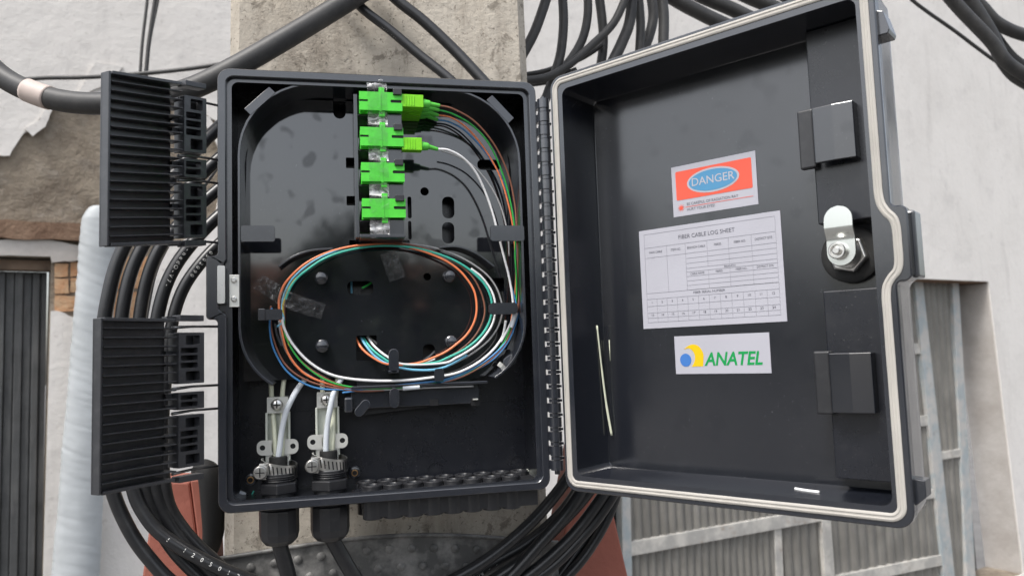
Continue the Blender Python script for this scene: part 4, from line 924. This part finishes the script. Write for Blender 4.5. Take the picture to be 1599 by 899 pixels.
# log sheet
b = sticker(52.0, 166.6, 128.8, 206.6); b.use(M_inkl); th = .28
def hl(y, xa, xb): b.box(xa, xb, y-th/2, y+th/2, zz, zz+.1)
def vl(x, ya, yb): b.box(x-th/2, x+th/2, ya, yb, zz, zz+.1)
XA, XB = 56.5, 162.5; YA, YB = 132.2, 201.8
for y in (YA, YB): hl(y, XA, XB)
for x in (XA, XB): vl(x, YA, YB)
r1, r2 = 143, 151; hl(r1, XA, XB); hl(r2, XA, XB)
cols = [XA, 76, 92, 110, 127, 144.5, XB]
for x in cols[1:3]: vl(x, r1, 179)
for x in cols[3:6]: vl(x, r1, 162.4); vl(x, 165, 179)
for y in (154.8, 158.6, 162.4, 165.2, 168.6, 172, 175.4, 179): hl(y, cols[2], XB)
hl(179, XA, XB); hl(183.6, XA, XB)
for k in range(1, 12): vl(XA+(XB-XA)*k/12, 183.6, YB)
for y in (189.2, 194.4, 198.4): hl(y, XA, XB)
b.use(M_ink).text('FIBER CABLE LOG SHEET', (109.5, 138), 4.4, zz, sx=.95)
for t_, cx_ in zip(('MAIN CABLE', 'ITEM NO.', 'BRANCH CABLE', 'FIBRES', 'FIBER NO.', 'DISTRICT SITE'), [(a_+c_)/2 for a_, c_ in zip(cols, cols[1:])]): b.text(t_, (cx_, 147), 2.5, zz, sx=.82)
b.text('BRANCH', (127, 164), 2.2, zz); b.text('FIBER SERIAL NUMBER', (109.5, 181.3), 2.6, zz)
for t_, cx_ in zip(('CABLE NAME', 'FIBRES', 'FIBER NO.', 'DISTRICT SITE'), [(a_+c_)/2 for a_, c_ in zip(cols[2:], cols[3:])]): b.text(t_, (cx_, 167), 2.3, zz, sx=.85)
for k in range(12):
    cx_ = XA+(XB-XA)*(k+.5)/12; b.text(str(k+1), (cx_, 186.4), 2.6, zz); b.text(str(k+13), (cx_, 196.4), 2.6, zz)
b.build('log_sheet_sticker', None, lid, label='white FIBER CABLE LOG SHEET table sticker', recalc=False)
# certification sticker
b = sticker(78.6, 153.2, 213.6, 242.2)
b.use(M_lblue).plate([el((87.4, 231.8), 4.7, 4.9)], zz, zz+.1)
cr = [tuple(v)[:2] for v in crom([(86.5,223.6,0),(90,221.2,0),(94.5,220.2,0),(99,222,0),(102,227,0),(102,232,0),(101.4,236.7,0)], 6)] + [tuple(v)[:2] for v in crom([(92.2,236.7,0),(94.6,233,0),(95.2,229,0),(93.8,225.4,0),(90.6,223,0),(87,223.6,0)], 6)]
b.use(M_lyel).plate([cr], zz, zz+.1)
b.use(M_lgreen).text('ANATEL', (103.2, 231.9), 13.4, zz, shear=.22, bold=.32, align='LEFT', sx=.88)
b.build('certification_sticker', None, lid, label='white ANATEL sticker with green italic lettering', recalc=False)
# bits lying in the lid
b = MB(LX).use(M_rod); p1 = (LX(20, 208, LD-1.5)); b.tube([UW(0,0,0)]*0 + crom([LX(13.6, 202, 33), LX(14.6, 240, 36), LX(16.2, 268, 38), LX(18.5, 291, 40)], 6), [.7]*6+[.85]*6+[1.0]*7, 8); b.build('fibre_offcut', None, smooth='all', label='long pale fibre offcut at the hinge side of the lid', cat='offcut')
b = MB(LX).use(MF['white']); b.tube(crom([LX(172, 316.8, 22), LX(180, 317, 20), LX(189, 316.9, 18)], 6), .95, 8); b.build('white_offcut', None, smooth='all', label='short white fibre offcut on the bottom edge of the lid', cat='offcut')
b = MB(LX).use(M_rod); b.tube([LX(19.2, 214, LD-.6), LX(19.4, 231, LD-.6)], .35, 6); b.build('thin_offcut', None, smooth='all', label='tiny pale strand beside the long offcut in the lid', cat='offcut')

# ------------------------------------------------------------------ finned flaps on the left
def flap(lo_l, lo_r, hi_r, lab, gaps, nf=17, curve=0.):
    """lo_l: world-frame (x,y,d) of upper left; lo_r upper right; H height"""
    UL, UR = Vector(lo_l), Vector(lo_r); Hh = hi_r
    eu = (UL-UR); Wd = eu.length; eu.normalize(); ev = Vector((0, 1, 0)); nn = Vector((-eu.z, 0, eu.x)); 
    if nn.dot(Vector(CAM)-UR) < 0: nn = -nn
    def FX(u, v, n): q = UR + eu*u + ev*v + nn*(n + curve*sin(pi*u/Wd)); return BX(q.x, q.y, q.z)
    r = empty('finned_flap', FX(Wd/2, Hh, 0), lab, 'cable flap', 'finned cable flaps')
    b = MB(FX).use(M_fin); K_ = 8; us = [24+(Wd-24)*k/K_ for k in range(K_+1)]
    b.loft([[(u, 0, -1.5), (u, 0, 0), (u, Hh, 0), (u, Hh, -1.5)] for u in us], True, True, True); b.build('base_plate', None, r)
    MB(FX).use(M_fin).box(Wd-1.8, Wd, -.2, Hh+.2, -1, 6.4).build('spine', None, r, bevel=.4)
    for v0, v1 in ((-.6, 1.6), (Hh-1.6, Hh+.6)):
        b = MB(FX).use(M_fin); b.loft([[(u, v0, 0), (u, v0, 11.6-5.2*max(0, (u-24)/(Wd-24))), (u, v1, 11.6-5.2*max(0, (u-24)/(Wd-24))), (u, v1, 0)] for u in us[:-1]+[Wd-2.7]], True, True, True); b.build('end_wall', None, r, bevel=.3)
    fh = lambda u: 11.0 - 5.2*max(0, (u-24)/(Wd-24))**.8
    fin = None; st = Hh/(nf+1)
    for k in range(nf):
        v = st*(k+1)
        if fin is None:
            b = MB(FX).use(M_fin); b.loft([[(u, v-.65, .1), (u, v-.45, fh(u)), (u, v+.45, fh(u)), (u, v+.65, .1)] for u in [22.5]+us[1:-1]+[Wd-2.7]], True, True, True); fin = b.build('fin', None, r, bevel=.3, seg=1); v00 = v
        else: copy(fin, FX(0, v, 0)-FX(0, v00, 0), r)
    # comb blocks along the box side, cut with slots and pockets
    for (v0, v1, kind) in gaps:
        hs = []
        if kind == 'full':
            L = v1-v0; ph_ = L*.24
            hs = [rrect(3.5, 14.5, v0+2, v0+ph_, .8), rrect(3.5, 14.5, v1-ph_, v1-2, .8)]
            sl_ = (L-2*ph_-3)/3
            for j in range(3): y_ = v0+ph_+1.5+j*sl_; hs.append(rrect(5, 18.5, y_+.6, y_+sl_-.9, .9))
        else:
            sl_ = (v1-v0-2.4)/2
            for j in range(2): y_ = v0+1.2+j*sl_; hs.append(rrect(5, 18.5, y_+.6, y_+sl_-.7, .9))
        b = MB(FX).use(M_fin); b.plate([rrect(0, 20, v0, v1, .6)]+hs, 4, 9.5); b.box(.2, 19.8, v0+.2, v1-.2, -1.5, 0.2)
        b.box(18, 20, v0+.3, v1-.3, 0, 4.2); b.box(0.2, 1.6, v0+.3, v1-.3, 0, 4.2); b.build('comb_block', None, r, bevel=.35)
        for vv in ((v0+v1)/2-4, (v0+v1)/2+4): MB(FX).use(M_fin).box(19, 25, vv-1.4, vv+1.4, -1.3, 3).build('link', None, r)
    for v0, v1 in ((-3.4, .8), (Hh-1.5, Hh+2.6)):
        MB(FX).use(M_fin).box(0, 19, v0, v1, 1, 9.5).build('comb_bar', None, r, bevel=.5)
        MB(FX).use(M_fin).box(18.5, 26, v0+1, v1-1, 0, 5).build('link', None, r)
    return r, FX
f1, FX1 = flap((-62.5, 28.8, -58), (-14.2, 17.8, 2), 115.5, 'upper finned black cable flap left of the box, tilted downward', [(8, 49.5, 'full'), (54.5, 68, 'half'), (72.5, 112, 'full')], 18)
f2, FX2 = flap((-65.5, 190.8, -58), (-15.8, 190.4, 2), 110.5, 'lower finned black cable flap left of the box', [(9, 45, 'full'), (51, 63, 'half'), (67, 103, 'full')], 17, -3)
for FX_, r_, vs in ((FX1, f1, (10, 52, 70, 115)), (FX2, f2, (5.5, 48.5, 65.5, 107))):
    for v in vs:
        b = MB().use(M_wire); p = FX_(21, v, 4); e = FX_(4, v-1.0, 3); e2 = Vector((BX(2, 0, 0).x, BX(0, 0, 8).y, e.z)); 
        b.tube([p, FX_(14, v-.5, 4), e, e2], [1.2, 1.1, .9, .9], 8); b.build('hinge_wire', None, r_, smooth='all')

# ------------------------------------------------------------------ cables
def arclen(P):
    L = [0]
    for a, c_ in zip(P, P[1:]): L.append(L[-1]+(c_-a).length)
    return L
def marking(parent, path, r, s0_mm, text, size, side=0.3, pitch=.92, rev=False):
    """white printed characters laid on the jacket, facing the camera side"""
    if rev: path = path[::-1]
    L = arclen(path); b = MB().use(M_whiteprint); camw = BX(*CAM)
    def offray(p):
        q = p-camw; dv = dirw(ray(*s0_mm)).normalized(); return (q-dv*q.dot(dv)).length
    s = L[min(range(len(path)), key=lambda q_: offray(path[q_]))]
    for ch in text:
        if ch != ' ':
            j = 0
            while j < len(L)-2 and L[j+1] < s: j += 1
            t = (s-L[j])/max(1e-9, L[j+1]-L[j]); p = path[j].lerp(path[j+1], t); T = (path[j+1]-path[j]).normalized()
            V = (camw-p).normalized(); V = (V-T*V.dot(T)).normalized(); Sx = V.cross(T)          # Sx: across
            a0 = side
            def fr(x, y, p=p, T=T, V=V, Sx=Sx):
                a = a0 + (y/1000)/(r/1000); return p + T*(x/1000) + (V*cos(a)+Sx*sin(a))*(r+.12)/1000
            b.text(ch, (0, 0), size, 0, frame=fr)
        s += size*pitch/1000
    if b.v: b.build('printed_marking', None, parent, recalc=False)
def cable(pts, r, lab, mt=M_cable, name='drop_cable', grp='coiled black cables behind the box', per=10, marks=(), n=14, cat='cable'):
    path = crom([UW(*p) for p in pts], per)
    root = empty(name, path[len(path)//2], lab, cat, grp)
    b = MB().use(mt); b.tube(path, r, n); b.build('jacket', None, root, smooth='all')
    for mk in marks: marking(root, path, r, *mk)
    return root
# the coil: outer to inner; left arc, behind the flaps, bottom arc, right end behind the lid
cable([(440,140,112),(390,165,110),(335,205,108),(250,300,100),(192,390,95),(168,470,92),(158,560,92),(160,660,92),(172,750,92),(196,815,92),(232,870,92),(290,925,92),(420,1000,95),(600,1010,95),(760,930,95),(850,840,95),(905,770,98),(960,660,110)], 5.6, 'outermost cable of the coil, left of all others between the flaps')
cable([(520,140,114),(440,178,110),(345,245,106),(262,330,98),(215,400,93),(194,470,90),(186,560,90),(190,660,90),(206,755,88),(224,800,86),(258,838,84),(330,880,82),(400,908,82),(520,945,84),(640,930,88),(740,886,92),(822,822,95),(882,752,98),(915,690,104)], 5.4, 'second cable of the coil with pale printed digits at the lower left', marks=[((268,838), '1 120501268m', 4.6, -.1, 1.7)])
cable([(560,150,115),(440,215,110),(345,292,104),(280,350,96),(243,400,91),(222,470,90),(214,560,90),(216,660,92),(226,760,93),(252,830,95),(300,890,96),(380,950,97),(560,990,97),(700,940,97),(800,885,98),(880,812,99),(925,760,101),(960,700,108)], 5.2, 'third cable of the coil, beside the brown gap between the flaps')
cable([(560,190,112),(440,260,108),(350,330,100),(300,380,92),(266,430,88),(247,490,86),(238,570,88),(236,660,92),(242,755,95),(264,815,97),(318,880,98),(420,960,99),(640,985,99),(790,920,99),(880,850,100),(940,775,103),(985,700,112)], 5.4, 'fourth cable of the coil with printed letters between the flaps', marks=[((300,385), '/-nedO-V7-', 4.6, .1)])
cable([(560,230,108),(440,300,104),(352,372,96),(310,415,90),(282,460,87),(266,520,87),(258,600,90),(254,680,94),(258,760,97),(276,810,100),(330,870,101),(440,950,102),(660,965,102),(830,905,102),(915,830,103),(962,765,106),(1000,690,115)], 5.0, 'innermost cable of the coil with printed digits beside the box', marks=[((330,395), '0502090', 4.4, .1)])
cable([(1010,560,150),(985,680,140),(960,780,134),(925,850,130),(880,905,128),(800,980,128)], 5.0, 'rightmost black cable running down under the lid corner')
cable([(950,640,128),(925,720,122),(885,790,118),(830,842,114),(765,880,110),(690,925,106),(600,960,104)], 5.6, 'black cable with white print crossing the pole below the lid hinge', marks=[((775,874), '- - RA-8O8 m', 4.2, .75)])
cable([(1000,620,150),(972,720,144),(940,800,140),(895,868,136),(850,930,134)], 4.6, 'thin black cable just left of the rightmost one under the lid')
# pale thin wire among the coil
cable([(340,262,118),(300,320,112),(262,385,104),(242,430,100),(228,500,100)], 1.3, 'thin pale wire between the coil cables', MF['grey'], 'thin_wire', None, cat='wire')
# the thick cable across the upper left and its tape sleeve
TKP = [(-60,60,150),(0,117,140),(50,144,128),(100,158,118),(160,162,108),(230,156,100),(300,138,94),(370,104,92),(440,64,96),(520,16,102),(590,-28,108)]
tk = cable(TKP, 9.6, 'thick black trunk cable sweeping across the upper left', M_oldcable, 'trunk_cable', None, per=14, n=18)
b = MB().use(M_ctape); tkp = crom([UW(*p_) for p_ in TKP], 14); i0_ = min(range(len(tkp)), key=lambda q_: (tkp[q_]-UW(42,140,130)).length); i1_ = min(range(len(tkp)), key=lambda q_: (tkp[q_]-UW(80,153,122)).length); b.tube(tkp[i0_:i1_+1], 10.3, 18); b.build('tape_sleeve', None, tk, smooth='all', label='pale pinkish tape sleeve')
cable([(500,-60,118),(560,8,116),(610,48,113),(655,86,108),(700,122,100),(740,160,92)], 4.6, 'black cable slanting behind the box top, left one of two', M_cable, 'slanting_cable', 'cables slanting across the pole top', marks=[((600,40), '---- ---', 2.6, -.5)])
cable([(560,-60,118),(615,-4,116),(660,32,113),(705,74,108),(745,116,100),(780,155,92)], 5.4, 'black cable slanting behind the box top, right one of two', M_cable, 'slanting_cable', 'cables slanting across the pole top')
# hanging cables at the upper right between pole and lid
hang = [([(862,-30),(846,20),(832,56),(808,100)], 4.4, 'leftmost, curving in behind the pole'), ([(876,-30),(880,30),(876,80),(866,116),(850,160)], 4.2, 'second, straight down to the hinge top'), ([(916,-30),(918,20),(910,60),(892,92),(868,120)], 4.0, 'third, bending left'),
        ([(932,-30),(940,30),(942,70),(936,120),(930,180)], 4.4, 'fourth, almost straight'), ([(990,-40),(962,30),(925,70),(885,104),(850,122),(800,128)], 3.6, 'crossing from upper right to lower left'), ([(988,-30),(984,30),(972,65),(955,100),(930,150)], 5.0, 'fifth, wide one bending left'),
        ([(994,-30),(1000,30),(999,70),(996,120)], 4.2, 'sixth, straight'), ([(1012,-30),(1020,20),(1014,55),(1000,90),(985,140)], 4.8, 'seventh, curving left at its foot'), ([(1030,-30),(1036,20),(1036,60),(1034,120)], 4.8, 'rightmost, straight')]
for k, (pp, r_, lab) in enumerate(hang):
    cable([(p[0], p[1], 330+14*(k % 4)) for p in pp], r_*1.5, 'dark cable hanging between pole and lid, '+lab, M_oldcable, 'hanging_cable', 'cables hanging behind the lid')
cable([(800,120,380),(850,112,372),(905,92,366),(940,70,362)], 4.0, 'upper pale grey cable sagging toward the pole edge', M_oldcable, 'sagging_cable', 'sagging cables at the pole edge')
cable([(800,132,380),(850,128,372),(900,110,366)], 4.4, 'lower pale grey cable sagging toward the pole edge', M_oldcable, 'sagging_cable', 'sagging cables at the pole edge')
for k, (pp, r_, lab) in enumerate([([(980,-60),(1040,-10),(1100,24),(1180,62),(1260,110)], 8.5, 'lowest'), ([(1020,-60),(1080,-14),(1150,18),(1230,58)], 8.5, 'second'), ([(1080,-60),(1150,-14),(1220,18),(1290,60)], 9.0, 'third'), ([(1140,-60),(1210,-16),(1290,24)], 9, 'uppermost')]):
    cable([(p[0], p[1], 420+18*k) for p in pp], r_*1.25, f'{lab} of the thick dark cables above the lid', M_oldcable, 'overhead_cable', 'thick cables above the lid')
for k, (pp, r_, lab) in enumerate([([(1440,-60),(1490,4),(1545,62),(1580,104),(1660,150)], 10, 'lower left'), ([(1470,-60),(1512,-2),(1545,50),(1570,100),(1605,130),(1700,170)], 11, 'middle'), ([(1480,-40),(1530,8),(1560,38),(1610,58),(1700,75)], 10, 'upper right'), ([(1490,-60),(1530,10),(1560,66),(1600,105),(1680,135)], 9, 'rear')]):
    cable([(p[0], p[1], 700+30*k) for p in pp], r_*1.35, f'{lab} thick dark cable in the upper right corner', M_oldcable, 'corner_cable', 'thick cables in the upper right corner')
cable([(1380,-50,900),(1424,0,900),(1490,48,900),(1555,96,900),(1640,150,900)], 4.2, 'thin dark cable slanting over the white wall at upper right', M_oldcable, 'thin_cable', None)
cable([(20,126,1510),(70,122,1500),(130,121,1480),(200,117,1460),(300,107,1440),(420,88,1420)], 5.5, 'thin dark cable running level behind the trunk cable', M_oldcable, 'thin_cable', None)
for k, (pp, r_, lab) in enumerate([([(234,-60),(230,0),(222,70),(218,130)], 4.2, 'left thin dark wire hanging down the white wall'), ([(248,-60),(242,0),(232,70),(226,135)], 5.4, 'right thin dark wire hanging down the white wall'), ([(256,-60),(247,0),(234,66),(228,135)], 3.6, 'third thin dark wire crossing the right one on the white wall')]):
    cable([(p[0], p[1], 1700) for p in pp], r_, lab, M_oldcable, 'wall_wire', 'wires on the white wall')
